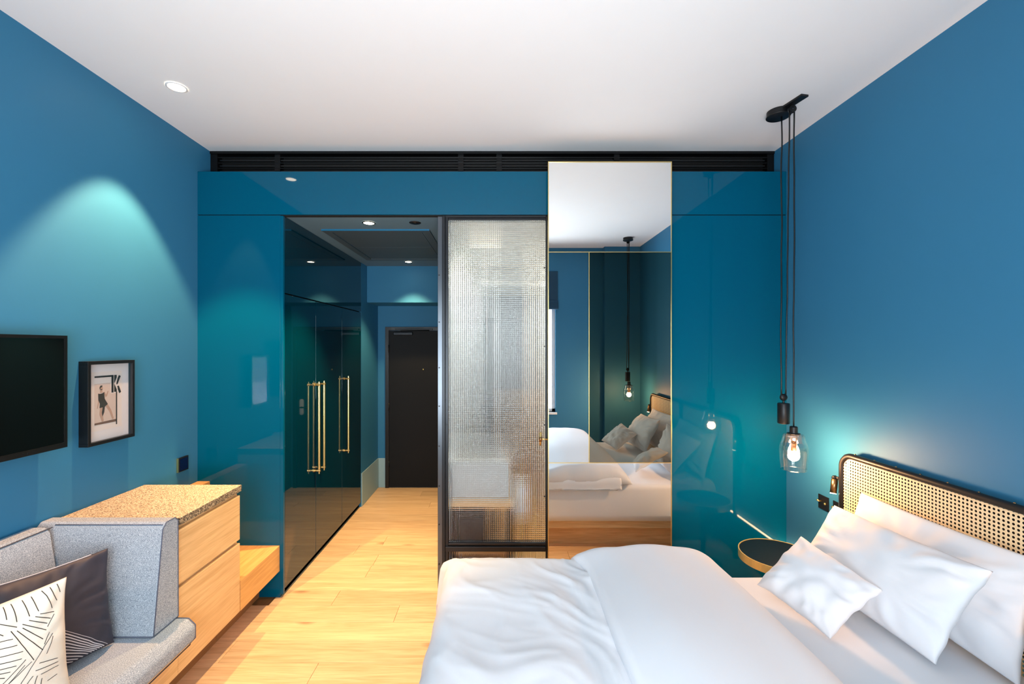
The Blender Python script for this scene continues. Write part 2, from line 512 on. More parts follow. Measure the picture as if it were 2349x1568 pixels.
# ------------------------------------------------------------------ built-in wardrobe of the corridor
wd = thing('wardrobe', (-1.8, 4.0, 0), 'built-in dark teal glossy wardrobe lining the corridor', 'wardrobe')
bx(-1.528, -1.506, YP - 0.001, YP + 0.02, 0.022, ZK - 0.003).build('end_panel', 'panel', wd, bevel=0.0015)
bx(XL + 0.012, -1.530, YP + 0.055, 4.85, 0.0, ZK - 0.004).build('carcass', 'backing', wd)
bx(-1.56, -1.53, YP + 0.055, 4.85, 0.0, 0.05).build('plinth', 'oak_dark', wd)
bx(-1.528, -1.506, YP + 0.021, 4.85, 2.126, ZK - 0.003).build('upper_front', 'wardrobe', wd, bevel=0.001)
for a, b2, hy in ((YP + 0.021, 3.653, 3.617), (3.657, 4.262, 3.72), (4.266, 4.846, 4.32)):
    d = bx(-1.528, -1.506, a, b2, 0.05, 2.118).build('door', 'wardrobe', wd, bevel=0.0025)
    h = MB()
    hx = -1.464
    h.tube([(hx, hy, 0.715), (hx, hy, 1.462)], 0.0065, 12)
    h.tube([(hx, hy, 0.752), (hx, hy, 1.425)], 0.0115, 14)
    for z in (0.74, 1.437):
        h.tube([(-1.506, hy, z), (hx, hy, z)], 0.0055, 10)
        h.tube([(-1.506, hy, z), (-1.498, hy, z)], 0.011, 12)
        h.tube([(hx - 0.016, hy, z), (hx + 0.011, hy, z)], 0.009, 12)
    h.build('handle', 'brass', d, smooth=False)

# ------------------------------------------------------------------ black air grille
gr = thing('air_grille', (0, YG, 2.97), 'long black slatted air grille under the ceiling', 'grille')
g = MB()
g.box(XL, XR, YG + 0.0, YG + 0.055, 2.972, 2.990).box(XL, XR, YG - 0.01, YG + 0.055, ZC - 0.018, ZC)
g.box(XL, XL + 0.05, YG - 0.002, YG + 0.055, 2.99, ZC - 0.018).box(XR - 0.05, XR, YG - 0.002, YG + 0.055, 2.99, ZC - 0.018)
g.build('frame', 'grille', gr, bevel=0.001)
for k in range(4):
    z = 3.012 + k * 0.040
    MB().prism([(YG + 0.002, z), (YG + 0.006, z - 0.006), (YG + 0.05, z + 0.010), (YG + 0.05, z + 0.016)], 'X', XL + 0.05, XR - 0.05).build('slat', 'grille', gr)
for k in range(3):
    z = 3.030 + k * 0.040
    bx(XL + 0.06, XR - 0.06, YG + 0.012, YG + 0.02, z - 0.004, z + 0.005).build('blade', 'grille_edge', gr)
for x in (-1.62, -0.28, 0.0, 0.86):
    bx(x - 0.02, x + 0.02, YG + 0.004, YG + 0.058, 2.99, ZC - 0.018).build('bracket', 'grille', gr)

# ------------------------------------------------------------------ framed moulded glass screen
gs = thing('glass_screen', (-0.05, YP, 0), 'black framed moulded glass screen between corridor and mirror', 'partition')
bx(-0.432, -0.400, YP + 0.022, YP + 0.08, 0.0, ZK).build('post', 'steel_post', gs, bevel=0.002)
bx(-0.399, -0.378, YP + 0.0, YP + 0.05, 0.0, ZK - 0.003).build('stile', 'steel', gs, bevel=0.002)
bx(-0.377, -0.357, YP + 0.012, YP + 0.044, 0.03, ZK - 0.012).build('stile', 'steel', gs, bevel=0.002)
bx(0.327, 0.380, YP + 0.005, YP + 0.045, 0.0, ZK - 0.003).build('stile', 'black', gs, bevel=0.002)
bx(-0.377, 0.326, YP + 0.0, YP + 0.05, 2.650, ZK - 0.001).build('rail', 'steel', gs, bevel=0.002)
bx(-0.356, 0.326, YP + 0.012, YP + 0.044, 2.634, 2.649).build('rail', 'steel', gs, bevel=0.002)
bx(-0.356, 0.326, YP + 0.006, YP + 0.046, 0.358, 0.376).build('rail', 'steel', gs, bevel=0.003)
bx(-0.377, 0.326, YP + 0.0, YP + 0.05, 0.316, 0.352).build('rail', 'steel', gs, bevel=0.004)
bx(-0.377, 0.326, YP + 0.0, YP + 0.05, 0.0, 0.03).build('rail', 'steel', gs, bevel=0.002)


def moulded_pane(name, x0, x1, z0, z1, y0, nx, nz, amp, parent, sx=4, sz=4):
    gx, gz = nx * sx, nz * sz
    v, f = [], []
    for j in range(gz + 1):
        fz = j / gz
        hz = 0.5 - 0.5 * math.cos(2 * math.pi * fz * nz) if nz > 1 else 0.0
        for i in range(gx + 1):
            fx = i / gx
            hx = 0.5 - 0.5 * math.cos(2 * math.pi * fx * nx)
            v.append((x0 + (x1 - x0) * fx, y0 - amp * (hx + hz), z0 + (z1 - z0) * fz))
    w = gx + 1
    for j in range(gz):
        for i in range(gx):
            a = j * w + i
            f.append((a, a + 1, a + w + 1, a + w))
    n0 = len(v)
    yb = y0 + 0.004
    v += [(x0, yb, z0), (x1, yb, z0), (x1, yb, z1), (x0, yb, z1)]
    f.append((n0, n0 + 3, n0 + 2, n0 + 1))
    bot = list(range(0, w)); top = list(range(gz * w, gz * w + w))
    lef = [j * w for j in range(gz + 1)]; rig = [j * w + gx for j in range(gz + 1)]
    f.append(tuple(reversed(bot)) + (n0, n0 + 1))
    f.append(tuple(top) + (n0 + 2, n0 + 3))
    f.append(tuple(lef) + (n0 + 3, n0))
    f.append(tuple(reversed(rig)) + (n0 + 1, n0 + 2))
    mb = MB(); mb.v, mb.f = v, f
    o = mb.build(name, 'ribbed', parent, smooth=True, fix=False)
    for p in list(o.data.polygons)[-5:]:
        p.use_smooth = False
    return o


moulded_pane('pane', -0.3565, 0.3265, 0.377, 2.634, YP + 0.026, 50, 166, 0.0032, gs, 6, 6)
moulded_pane('pane', -0.3565, 0.3265, 0.031, 0.315, YP + 0.026, 50, 1, 0.0032, gs, 6, 2)
for x, zs in ((-0.421, (2.25, 1.92, 1.6, 1.33, 1.05, 0.77, 0.5, 0.22)), (-0.368, (2.3, 1.75, 1.2, 0.7)), (0.318, (2.3, 1.75, 1.2, 0.7))):
    for z in zs:
        yy = YP + 0.02 if x < -0.4 else YP + 0.01
        MB().tube([(x, yy - 0.004, z), (x, yy + 0.003, z)], 0.005, 8).build('screw', 'black', gs)

# ------------------------------------------------------------------ tall sliding mirror
YM = 3.040
mr_ = thing('sliding_mirror', (0.757, YM, 0.0), 'tall brass edged mirror with one smoked pane beside the glass screen', 'mirror')
MX0, MX1, MZ1 = 0.334, 1.180, 3.012
bx(MX0 + 0.002, MX1 - 0.002, YM + 0.006, YM + 0.03, 0.004, MZ1 - 0.002).build('backing', 'black', mr_)
e = 0.005
ZS1, ZS2, XS = 2.394, 0.954, 0.6145
bx(MX0 + e, MX1 - e, YM, YM + 0.006, ZS1 + 0.003, MZ1 - e).build('pane', 'mirror', mr_)
bx(MX0 + e, XS - 0.003, YM, YM + 0.006, ZS2 + 0.003, ZS1 - 0.003).build('pane', 'mirror', mr_)
pp = bx(XS + 0.003, MX1 - e, YM, YM + 0.006, ZS2 + 0.003, ZS1 - 0.003).build('pane', 'smoked', mr_)
pp['label'] = 'smoked dark mirror pane'
bx(MX0 + e, MX1 - e, YM, YM + 0.006, 0.012, ZS2 - 0.003).build('pane', 'mirror', mr_)
for a in ((MX0, MX0 + e, 0.004, MZ1), (MX1 - e, MX1, 0.004, MZ1), (MX0 + e, MX1 - e, MZ1 - e, MZ1), (MX0 + e, MX1 - e, 0.004, 0.012)):
    bx(a[0], a[1], YM - 0.004, YM + 0.03, a[2], a[3]).build('edge_trim', 'brass', mr_, bevel=0.001)
for a in ((MX0 + e, MX1 - e, ZS1 - 0.0022, ZS1 + 0.0022), (MX0 + e, MX1 - e, ZS2 - 0.0022, ZS2 + 0.0022), (XS - 0.0022, XS + 0.0022, ZS2 + 0.003, ZS1 - 0.003)):
    bx(a[0], a[1], YM - 0.002, YM + 0.006, a[2], a[3]).build('divider', 'brass', mr_)
h = MB()
h.tube([(0.282, YM + 0.01, 1.07), (0.284, YM + 0.01, 1.16)], [0.006, 0.0085], 10)
h.tube([(0.336, YM + 0.012, 1.112), (0.283, YM + 0.01, 1.115)], 0.0045, 10)
hh = h.build('handle', 'brass', mr_, smooth=True)
MB().tube([(0.283, YM + 0.008, 1.098), (0.283, YM + 0.008, 1.131)], 0.0115, 12).build('grip', 'darkbrass', hh, smooth=True)

# ------------------------------------------------------------------ left side: cabinet, bench, sofa
XF = -1.531
cab = thing('drawer_cabinet', (-1.82, 2.38, 0), 'oak drawer cabinet between grey sofa and low bench', 'cabinet')
CY0, CY1 = 2.134, 2.632
bx(XL + 0.002, XF - 0.022, CY0 + 0.002, CY1, 0.186, 0.893).build('body', 'oak_y', cab, bevel=0.001)
bx(XF - 0.02, XF, CY0 - 0.012, CY1 - 0.006, 0.612, 0.871).build('drawer', 'oak_y', cab, bevel=0.0015)
bx(XF - 0.02, XF, CY0 - 0.012, CY1 - 0.006, 0.186, 0.590).build('drawer', 'oak_y', cab, bevel=0.0015)
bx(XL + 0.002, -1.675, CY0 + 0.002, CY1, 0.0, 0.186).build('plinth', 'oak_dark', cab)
top = bx(XL + 0.002, XF + 0.004, CY0 - 0.006, CY1 + 0.006, 0.8935, 0.930).build('granite_top', 'stone', bevel=0.002)
tag(top, 'speckled tan granite slab lying on the drawer cabinet', 'worktop')
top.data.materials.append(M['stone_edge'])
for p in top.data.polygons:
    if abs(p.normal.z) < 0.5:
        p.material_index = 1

be = thing('bench', (-1.82, 2.87, 0), 'low oak bench between the cabinet and blue panel', 'bench')
bx(XL + 0.002, XF, CY1 + 0.002, YP - 0.001, 0.184, 0.362).build('seat_box', 'oak_bench', be, bevel=0.0015)
bx(XL + 0.002, -2.018, CY1 + 0.002, YP - 0.001, 0.363, 0.810).build('back_board', 'oak_bench', be, bevel=0.0015)
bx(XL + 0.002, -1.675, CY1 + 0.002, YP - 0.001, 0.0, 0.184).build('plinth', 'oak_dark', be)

so = thing('corner_sofa', (-1.8, 1.0, 0), 'grey felt corner sofa on oak base below the television', 'sofa')
SY0 = YB + 0.03
bx(XL + 0.002, XF, SY0, CY0 - 0.014, 0.186, 0.338).build('base', 'oak_y', so, bevel=0.001)
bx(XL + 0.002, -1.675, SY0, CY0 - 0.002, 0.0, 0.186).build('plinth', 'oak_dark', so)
sx1 = -1.436
s = MB().prism([(XL + 0.005, 0.339), (sx1 - 0.035, 0.339), (sx1, 0.372), (sx1, 0.43), (sx1 - 0.035, 0.466), (XL + 0.005, 0.466)], 'Y', SY0, 2.112)
seat = s.build('seat_cushion', 'felt', so, bevel=0.016, seg=4)
MB().tube([(sx1 - 0.03, 2.108, 0.342), (sx1 - 0.004, 2.108, 0.370), (sx1 - 0.004, 2.108, 0.432), (sx1 - 0.035, 2.108, 0.462), (-1.56, 2.108, 0.464)], 0.0026, 6).build('piping', 'piping', seat, smooth=True)
MB().tube([(sx1 - 0.016, SY0, 0.350), (sx1 - 0.016, 2.09, 0.350)], 0.0026, 6).build('piping', 'piping', seat, smooth=True)
b1 = MB().prism([(2.112, 0.468), (1.957, 0.468), (2.012, 0.925), (2.035, 0.948), (2.092, 0.948), (2.112, 0.930)], 'X', XL + 0.004, -1.522)
bk = b1.build('backrest', 'felt', so, bevel=0.009, seg=3)
ring = [(-1.523, 2.110, 0.472), (-1.523, 1.960, 0.472), (-1.523, 2.013, 0.922), (-1.523, 2.037, 0.946), (-1.523, 2.090, 0.946), (-1.523, 2.109, 0.928)]
MB().tube(ring, 0.0024, 6, closed=True).build('piping', 'piping', bk, smooth=True)
MB().tube([(-1.53, 1.958, 0.470), (-1.93, 1.958, 0.470)], 0.0024, 6).build('piping', 'piping', bk, smooth=True)
MB().tube([(-1.53, 2.024, 0.938), (-2.02, 2.024, 0.938)], 0.0024, 6).build('piping', 'piping', bk, smooth=True)
b2_ = MB().prism([(XL + 0.004, 0.468), (-1.925, 0.468), (-2.000, 0.922), (-2.020, 0.945), (-2.085, 0.945), (XL + 0.004, 0.928)], 'Y', SY0, 1.985)
bk2 = b2_.build('backrest', 'felt', so, bevel=0.009, seg=3)
MB().tube([(-2.009, SY0, 0.937), (-2.009, 2.0, 0.937)], 0.0024, 6).build('piping', 'piping', bk2, smooth=True)


# ------------------------------------------------------------------ soft things
class Pillow:
    """stuffed square: four corners (BL, BR, TR, TL), thickness, wrinkles"""
    def __init__(s, bl, br, tr, tl, thick, pinch=0.07, seed=0, wr=0.006, sag=0.0, back=0.5, power=0.5, wave=0.006):
        s.c = [Vector(p) for p in (bl, br, tr, tl)]
        s.t, s.k, s.seed, s.wr, s.back, s.pw, s.wave = thick, pinch, seed, wr, back, power, wave
        s.n = ((s.c[1] - s.c[0]).cross(s.c[3] - s.c[0])).normalized()

    def at(s, u, v, side, lift=0.0):
        uu = u * (1 - s.k * (1 - v * v)); vv = v * (1 - s.k * (1 - u * u))
        a, b_ = (uu + 1) / 2, (vv + 1) / 2
        p = s.c[0] * (1 - a) * (1 - b_) + s.c[1] * a * (1 - b_) + s.c[2] * a * b_ + s.c[3] * (1 - a) * b_
        # the seam itself wanders a little
        p = p + s.n * (noise.noise(Vector((u * 2.7 + s.seed * 3, v * 2.7, 1.0))) * s.wave)
        q = max(0.0, (1 - u * u)) * max(0.0, (1 - v * v))
        h = s.t * q ** s.pw
        e = math.sqrt(max(0, 1 - max(abs(u), abs(v))))
        # creases running in from the corners and edges
        w = noise.noise(Vector((u * 1.7 + s.seed, v * 1.7, s.seed * 1.7))) * 1.0
        w += noise.noise(Vector((u * 6 + s.seed, v * 3, 4 + s.seed))) * 0.7 * (1 - q)
        ang = math.atan2(v, u)
        w += math.sin(ang * 17 + 5 * noise.noise(Vector((u * 2, v * 2, s.seed)))) * 0.75 * (1 - q) * min(1, e * 3)
        h += s.wr * w * min(1.0, e * 2.2)
        if side > 0:
            return p + s.n * (h + lift)
        return p - s.n * (h * s.back)

    def mesh(s, name, mat, parent=None, n=44):
        v, f, idx = [], [], {}
        def g(i):
            x = -1 + 2 * i / n
            return math.sin(x * math.pi / 2) * 0.75 + x * 0.25
        for side in (1, -1):
            for j in range(n + 1):
                for i in range(n + 1):
                    if side < 0 and (i in (0, n) or j in (0, n)):
                        idx[side, i, j] = idx[1, i, j]; continue
                    idx[side, i, j] = len(v)
                    v.append(tuple(s.at(g(i), g(j), side)))
        for side in (1, -1):
            for j in range(n):
                for i in range(n):
                    q = (idx[side, i, j], idx[side, i + 1, j], idx[side, i + 1, j + 1], idx[side, i, j + 1])
                    f.append(q if side > 0 else q[::-1])
        mb = MB(); mb.v, mb.f = v, f
        return mb.build(name, mat, parent, smooth=True, fix=False)

    def line(s, mb, a, b_, w, lift=0.0012, n=12):
        """a printed line on the front from uv a to uv b"""
        (u0, v0), (u1, v1) = a, b_
        d = Vector((u1 - u0, v1 - v0)); L = d.length
        if L < 1e-4:
            return
        nx, ny = -d.y / L * w, d.x / L * w
        i = len(mb.v)
        for k in range(n + 1):
            t = k / n
            u, v = u0 + d.x * t, v0 + d.y * t
            mb.v.append(tuple(s.at(u + nx, v + ny, 1, lift))); mb.v.append(tuple(s.at(u - nx, v - ny, 1, lift)))
        for k in range(n):
            mb.f.append((i + 2 * k, i + 2 * k + 1, i + 2 * k + 3, i + 2 * k + 2))


# dark slate cushion
dk = Pillow((-1.80, 1.48, 0.470), (-1.668, 1.925, 0.470), (-1.712, 1.945, 0.868), (-1.955, 1.52, 0.868), 0.075, 0.06, 3, 0.011)
dko = dk.mesh('throw_cushion', 'navy')
tag(dko, 'dark slate satin cushion with pale stripes in the sofa corner', 'cushion')
mb = MB()
STRIPES = ((-0.166, 0.872), (-0.225, 0.808), (-0.292, 0.768), (-0.356, 0.731), (-0.423, 0.689), (-0.495, 0.649),
           (-0.562, 0.608), (-0.63, 0.549), (-0.695, 0.47), (-0.763, 0.399), (-0.827, 0.331), (-0.899, 0.231))
for k, (v0, u1) in enumerate(STRIPES):
    back_u = -0.55 if k < 8 else 0.0        # the stripes go on behind the cream cushion
    v_back = v0 + (0.07 - back_u) * 0.75 * (0.97 + v0) / max(0.05, u1 - 0.07) if k < 8 else v0
    dk.line(mb, (back_u, min(v_back, 0.6 - 0.06 * k)), (0.07, v0), 0.008 if k else 0.004, n=12)
    dk.line(mb, (0.07, v0), (u1, -0.965), 0.008 if k else 0.004, n=24)
mb.build('stripe_print', 'stripe', dko, fix=False)
mb = MB()
pts = [tuple(dk.at(-0.6 + 1.35 * k / 30, 0.995, 1, 0.001)) for k in range(31)]
mb.tube(pts, 0.0022, 6)
mb.build('stitching', 'stripe', dko, smooth=True)

# cream cushion with line drawing print
cr = Pillow((-1.755, 1.20, 0.472), (-1.560, 1.625, 0.472), (-1.588, 1.632, 0.905), (-1.79, 1.215, 0.905), 0.085, 0.06, 8, 0.005)
cro = cr.mesh('throw_cushion', 'cream')
tag(cro, 'cream cushion printed with thin black line fans on the sofa', 'cushion')
mb = MB()
random.seed(2)
LINES = [
    [(0.869, 0.97), (0.909, 0.821)], [(0.783, 0.97), (0.818, 0.836), (0.859, 0.725)], [(0.687, 0.97), (0.73, 0.875), (0.79, 0.65)], [(0.563, 0.956), (0.618, 0.71)], [(0.465, 0.958), (0.514, 0.693)], [(0.349, 0.97), (0.373, 0.694)],
    [(0.269, 0.97), (0.267, 0.794)], [(0.629, 0.663), (0.814, 0.579)], [(0.573, 0.655), (0.763, 0.508)], [(0.502, 0.641), (0.716, 0.46)], [(0.428, 0.626), (0.691, 0.377)], [(0.423, 0.575), (0.644, 0.265)],
    [(0.362, 0.571), (0.625, 0.111)], [(0.299, 0.603), (0.513, 0.027)], [(0.05, 0.9), (0.368, 0.62)], [(0.02, 0.57), (0.308, 0.482)], [(0.0, 0.47), (0.346, 0.367)], [(-0.05, 0.37), (0.397, 0.243)],
    [(-0.05, 0.28), (0.376, 0.144)], [(0.0, 0.185), (0.313, 0.079)], [(0.02, 0.12), (0.246, 0.03)], [(0.0, 0.1), (0.188, -0.027)], [(0.08, 0.75), (0.216, 0.588)], [(0.711, 0.412), (0.812, 0.546)],
    [(0.65, 0.182), (0.733, 0.314)], [(0.679, 0.008), (0.774, 0.228)], [(0.0, -0.72), (0.355, -0.241), (0.648, 0.155), (0.777, 0.269)], [(0.419, 0.102), (0.1, -0.16)], [(0.488, 0.022), (0.13, -0.21)], [(0.408, 0.022), (0.2, -0.17)],
    [(0.579, -0.073), (0.826, -0.166)], [(0.528, -0.157), (0.831, -0.232)], [(0.588, -0.258), (0.839, -0.302)], [(0.675, -0.438), (0.814, -0.432)], [(0.496, -0.215), (0.3, -0.44)], [(0.546, -0.249), (0.46, -0.56)],
    [(0.605, -0.336), (0.55, -0.6)],
]
for q in LINES:
    for a_, b_ in zip(q, q[1:]):
        cr.line(mb, a_, b_, 0.0048)
# the same fans go on over the part of the cushion nearer the window
for k in range(8):
    cr.line(mb, (-0.85 + 0.12 * k, 0.95), (-0.82 + 0.12 * k, 0.62), 0.0048)
    cr.line(mb, (-0.9, 0.5 - 0.11 * k), (-0.3, 0.42 - 0.11 * k), 0.0048)
    cr.line(mb, (-0.8 + 0.1 * k, -0.9), (-0.6 + 0.1 * k, -0.55), 0.0048)
mb.build('line_print', 'ink', cro, fix=False)

# ------------------------------------------------------------------ television, picture, thermostat
tv = thing('television', (-2.06, 1.63, 1.28), 'black wall mounted television above the grey sofa', 'television')
TX, TY0, TY1, TZ0, TZ1 = -2.020, 1.165, 2.081, 1.280, 1.800
bx(-2.066, TX - 0.006, TY0, TY1, TZ0, TZ1).build('housing', 'blackplastic', tv, bevel=0.004)
bz = MB(); w = 0.014
bz.box(TX - 0.0055, TX, TY0, TY1, TZ0, TZ0 + w + 0.01).box(TX - 0.0055, TX, TY0, TY1, TZ1 - w, TZ1).box(TX - 0.0055, TX, TY0, TY0 + w, TZ0 + w + 0.01, TZ1 - w).box(TX - 0.0055, TX, TY1 - w, TY1, TZ0 + w + 0.01, TZ1 - w)
bz.build('bezel', 'blackplastic', tv)
bx(TX - 0.0055, TX - 0.0025, TY0 + w, TY1 - w, TZ0 + w + 0.01, TZ1 - w).build('screen', 'screen', tv)
bx(XL, -2.067, 1.40, 1.85, 1.40, 1.68).build('wall_mount', 'black', tv)
for k in range(4):
    bx(TX, TX + 0.0008, 1.86 + k * 0.022, 1.868 + k * 0.022, 1.288, 1.294).build('touch_key', 'steel', tv)

pf = thing('picture_frame', (-2.08, 2.37, 1.24), 'black box framed poster with dancer and letter K beside the television', 'picture')
PY0, PY1, PZ0, PZ1 = 2.226, 2.512, 1.243, 1.674
px = -2.058; w = 0.017
for a in ((PY0, PY1, PZ0, PZ0 + w), (PY0, PY1, PZ1 - w, PZ1), (PY0, PY0 + w, PZ0 + w, PZ1 - w), (PY1 - w, PY1, PZ0 + w, PZ1 - w)):
    bx(XL, px, a[0], a[1], a[2], a[3]).build('frame_bar', 'black', pf, bevel=0.001)
bx(XL, px - 0.022, PY0 + w, PY1 - w, PZ0 + w, PZ1 - w).build('mount_board', 'paper', pf)
iy0, iw, iz1, ih = PY0 + w, PY1 - PY0 - 2 * w, PZ1 - w, PZ1 - PZ0 - 2 * w
def art(name, mat, polys, lv, parent=None):
    mb = MB()
    for poly in polys:
        pts = [(iy0 + u * iw, iz1 - v * ih) for u, v in poly]
        mb.prism(pts, 'X', px - 0.022 + lv * 0.0004, px - 0.022 + (lv + 1) * 0.0004)
    return mb.build(name, mat, parent or pf)
R4 = lambda u0, u1, v0, v1: [(u0, v0), (u1, v0), (u1, v1), (u0, v1)]
sheet = art('print_sheet', 'print', [R4(0.10, 0.82, 0.10, 0.87)], 0)
art('photo', 'sepia', [R4(0.165, 0.675, 0.255, 0.79)], 1, sheet)
art('photo_floor', 'sepia_dark', [[(0.165, 0.765), (0.675, 0.755), (0.675, 0.79), (0.165, 0.79)]], 2, sheet)
art('photo_blank', 'print', [R4(0.54, 0.675, 0.25, 0.40)], 2, sheet)
art('lettering', 'ink', [R4(0.165, 0.60, 0.153, 0.176), R4(0.56, 0.612, 0.155, 0.39), R4(0.627, 0.69, 0.155, 0.385), R4(0.672, 0.70, 0.385, 0.83),
                         [(0.66, 0.27), (0.745, 0.16), (0.79, 0.175), (0.71, 0.285)], [(0.69, 0.31), (0.745, 0.305), (0.80, 0.395), (0.755, 0.41)]], 3, sheet)
art('lettering', 'print', [[(0.63, 0.272), (0.69, 0.19), (0.705, 0.21), (0.675, 0.272), (0.715, 0.34), (0.695, 0.36)], R4(0.617, 0.622, 0.155, 0.385)], 4, sheet)
ell = lambda cu, cv, ru, rv: [(cu + ru * math.cos(k * math.pi / 7), cv + rv * math.sin(k * math.pi / 7)) for k in range(14)]
art('figure', 'skin_print', [ell(0.318, 0.315, 0.035, 0.028), [(0.30, 0.33), (0.34, 0.33), (0.345, 0.375), (0.29, 0.375)],
                             [(0.37, 0.37), (0.40, 0.37), (0.43, 0.41), (0.47, 0.36), (0.49, 0.365), (0.45, 0.43), (0.42, 0.44)],
                             [(0.29, 0.55), (0.36, 0.55), (0.34, 0.64), (0.375, 0.75), (0.335, 0.765), (0.275, 0.66)],
                             [(0.40, 0.545), (0.47, 0.54), (0.545, 0.61), (0.62, 0.74), (0.58, 0.75), (0.51, 0.64)],
                             [(0.245, 0.38), (0.27, 0.38), (0.265, 0.50), (0.235, 0.58), (0.22, 0.575), (0.245, 0.49)]], 3, sheet)
art('figure_dress', 'dress_print', [[(0.245, 0.385), (0.29, 0.39), (0.34, 0.385), (0.385, 0.37), (0.395, 0.46), (0.47, 0.535), (0.40, 0.565), (0.385, 0.64), (0.345, 0.69), (0.33, 0.64), (0.35, 0.57), (0.275, 0.575), (0.285, 0.52), (0.25, 0.47)],
                                    [(0.275, 0.305), (0.30, 0.28), (0.345, 0.282), (0.335, 0.30), (0.30, 0.31), (0.285, 0.335)]], 4, sheet)
bx(px - 0.008, px - 0.006, PY0 + w, PY1 - w, PZ0 + w, PZ1 - w).build('glazing', M['window_glass'], pf)

th = thing('thermostat', (XL, 2.94, 0.88), 'small black touch thermostat with blue display near the corner', 'thermostat')
bx(XL, XL + 0.014, 2.905, 2.995, 0.925, 1.018).build('housing', 'black', th, bevel=0.002)
bx(XL + 0.0142, XL + 0.0152, 2.914, 2.986, 0.934, 1.009).build('display', 'navy_screen', th)
bx(XL + 0.001, XL + 0.013, 2.901, 2.9045, 0.925, 1.018).build('edge', 'brass', th)


# ------------------------------------------------------------------ lights of the ceilings
def downlight(x, y, z, r, label, energy, size, blend=0.35, group='recessed downlights', ring='white_plastic', aim=(0, 0, 0), soft=0.03, tint=(1.0, 0.68, 0.33)):
    t = thing('downlight', (x, y, z), label, 'downlight', group)
    MB().lathe([(r + 0.008, z - 0.001), (r + 0.008, z - 0.004), (r, z - 0.006), (r - 0.003, z - 0.003), (r - 0.003, z - 0.001)], (x, y), 32).build('rim', ring, t, smooth=True)
    MB().lathe([(0, z - 0.0035), (r - 0.002, z - 0.0035), (r - 0.002, z - 0.001), (0, z - 0.001)], (x, y), 32).build('lens', 'lens', t)
    add_light('SPOT', 'downlight_beam', (x, y, z - 0.012), aim, energy, tint, spot_size=math.radians(size), spot_blend=blend, shadow_soft_size=soft)
    return t


downlight(-1.766, 2.434, ZC, 0.043, 'lit downlight in the white ceiling above the television wall', 320, 70, 0.32, tint=(1.0, 0.53, 0.25), soft=0.014)
downlight(-0.964, 3.290, ZK, 0.040, 'lit corridor downlight nearest the room', 280, 84, 0.5, ring='black')
downlight(-0.979, 4.80, ZK, 0.036, 'lit corridor downlight near the entrance door', 120, 88, 0.5, ring='black')
downlight(-0.11, 3.50, ZK - 0.012, 0.040, 'bathroom downlight seen through the moulded glass', 36, 120, 0.6, tint=(1.0, 0.88, 0.70))
downlight(0.14, 4.22, ZK - 0.012, 0.040, 'added bathroom downlight brightening the space behind the moulded glass', 95, 150, 0.6, tint=(1.0, 0.96, 0.90))  # added lamp, fills the bathroom with light behind the glass
sp = thing('ceiling_speaker', (-0.622, 3.29, ZK), 'round black speaker in the corridor ceiling beside the downlight', 'speaker')
MB().lathe([(0, ZK - 0.006), (0.034, ZK - 0.006), (0.042, ZK - 0.003), (0.044, ZK)], (-0.622, 3.29), 32).build('grille', 'black', sp, smooth=True)
MB().lathe([(0.010, ZK - 0.0085), (0.022, ZK - 0.0085), (0.024, ZK - 0.006), (0.010, ZK - 0.006)], (-0.622, 3.29), 24).build('cone', 'blackplastic', sp, smooth=True)
ha = thing('access_hatch', (-0.97, 4.08, ZK), 'large grey access hatch hanging from the corridor ceiling', 'hatch')
HX0, HX1, HY0, HY1 = -1.39, -0.545, 3.475, 4.68
for a in ((HX0, HX1, HY0, HY0 + 0.06), (HX0, HX1, HY1 - 0.06, HY1), (HX0, HX0 + 0.06, HY0 + 0.06, HY1 - 0.06), (HX1 - 0.06, HX1, HY0 + 0.06, HY1 - 0.06)):
    bx(a[0], a[1], a[2], a[3], ZK - 0.011, ZK).build('frame_bar', 'hatch', ha, bevel=0.001)
bx(HX0, HX1, HY0 - 0.003, HY0 - 0.0002, ZK - 0.011, ZK).build('front_edge', 'blue_edge', ha)
bx(HX0 + 0.07, HX1 - 0.07, HY0 + 0.07, (HY0 + HY1) / 2 - 0.002, ZK - 0.007, ZK).build('panel', 'hatch', ha, bevel=0.001)
bx(HX0 + 0.07, HX1 - 0.07, (HY0 + HY1) / 2 + 0.002, HY1 - 0.07, ZK - 0.007, ZK).build('panel', 'hatch', ha, bevel=0.001)


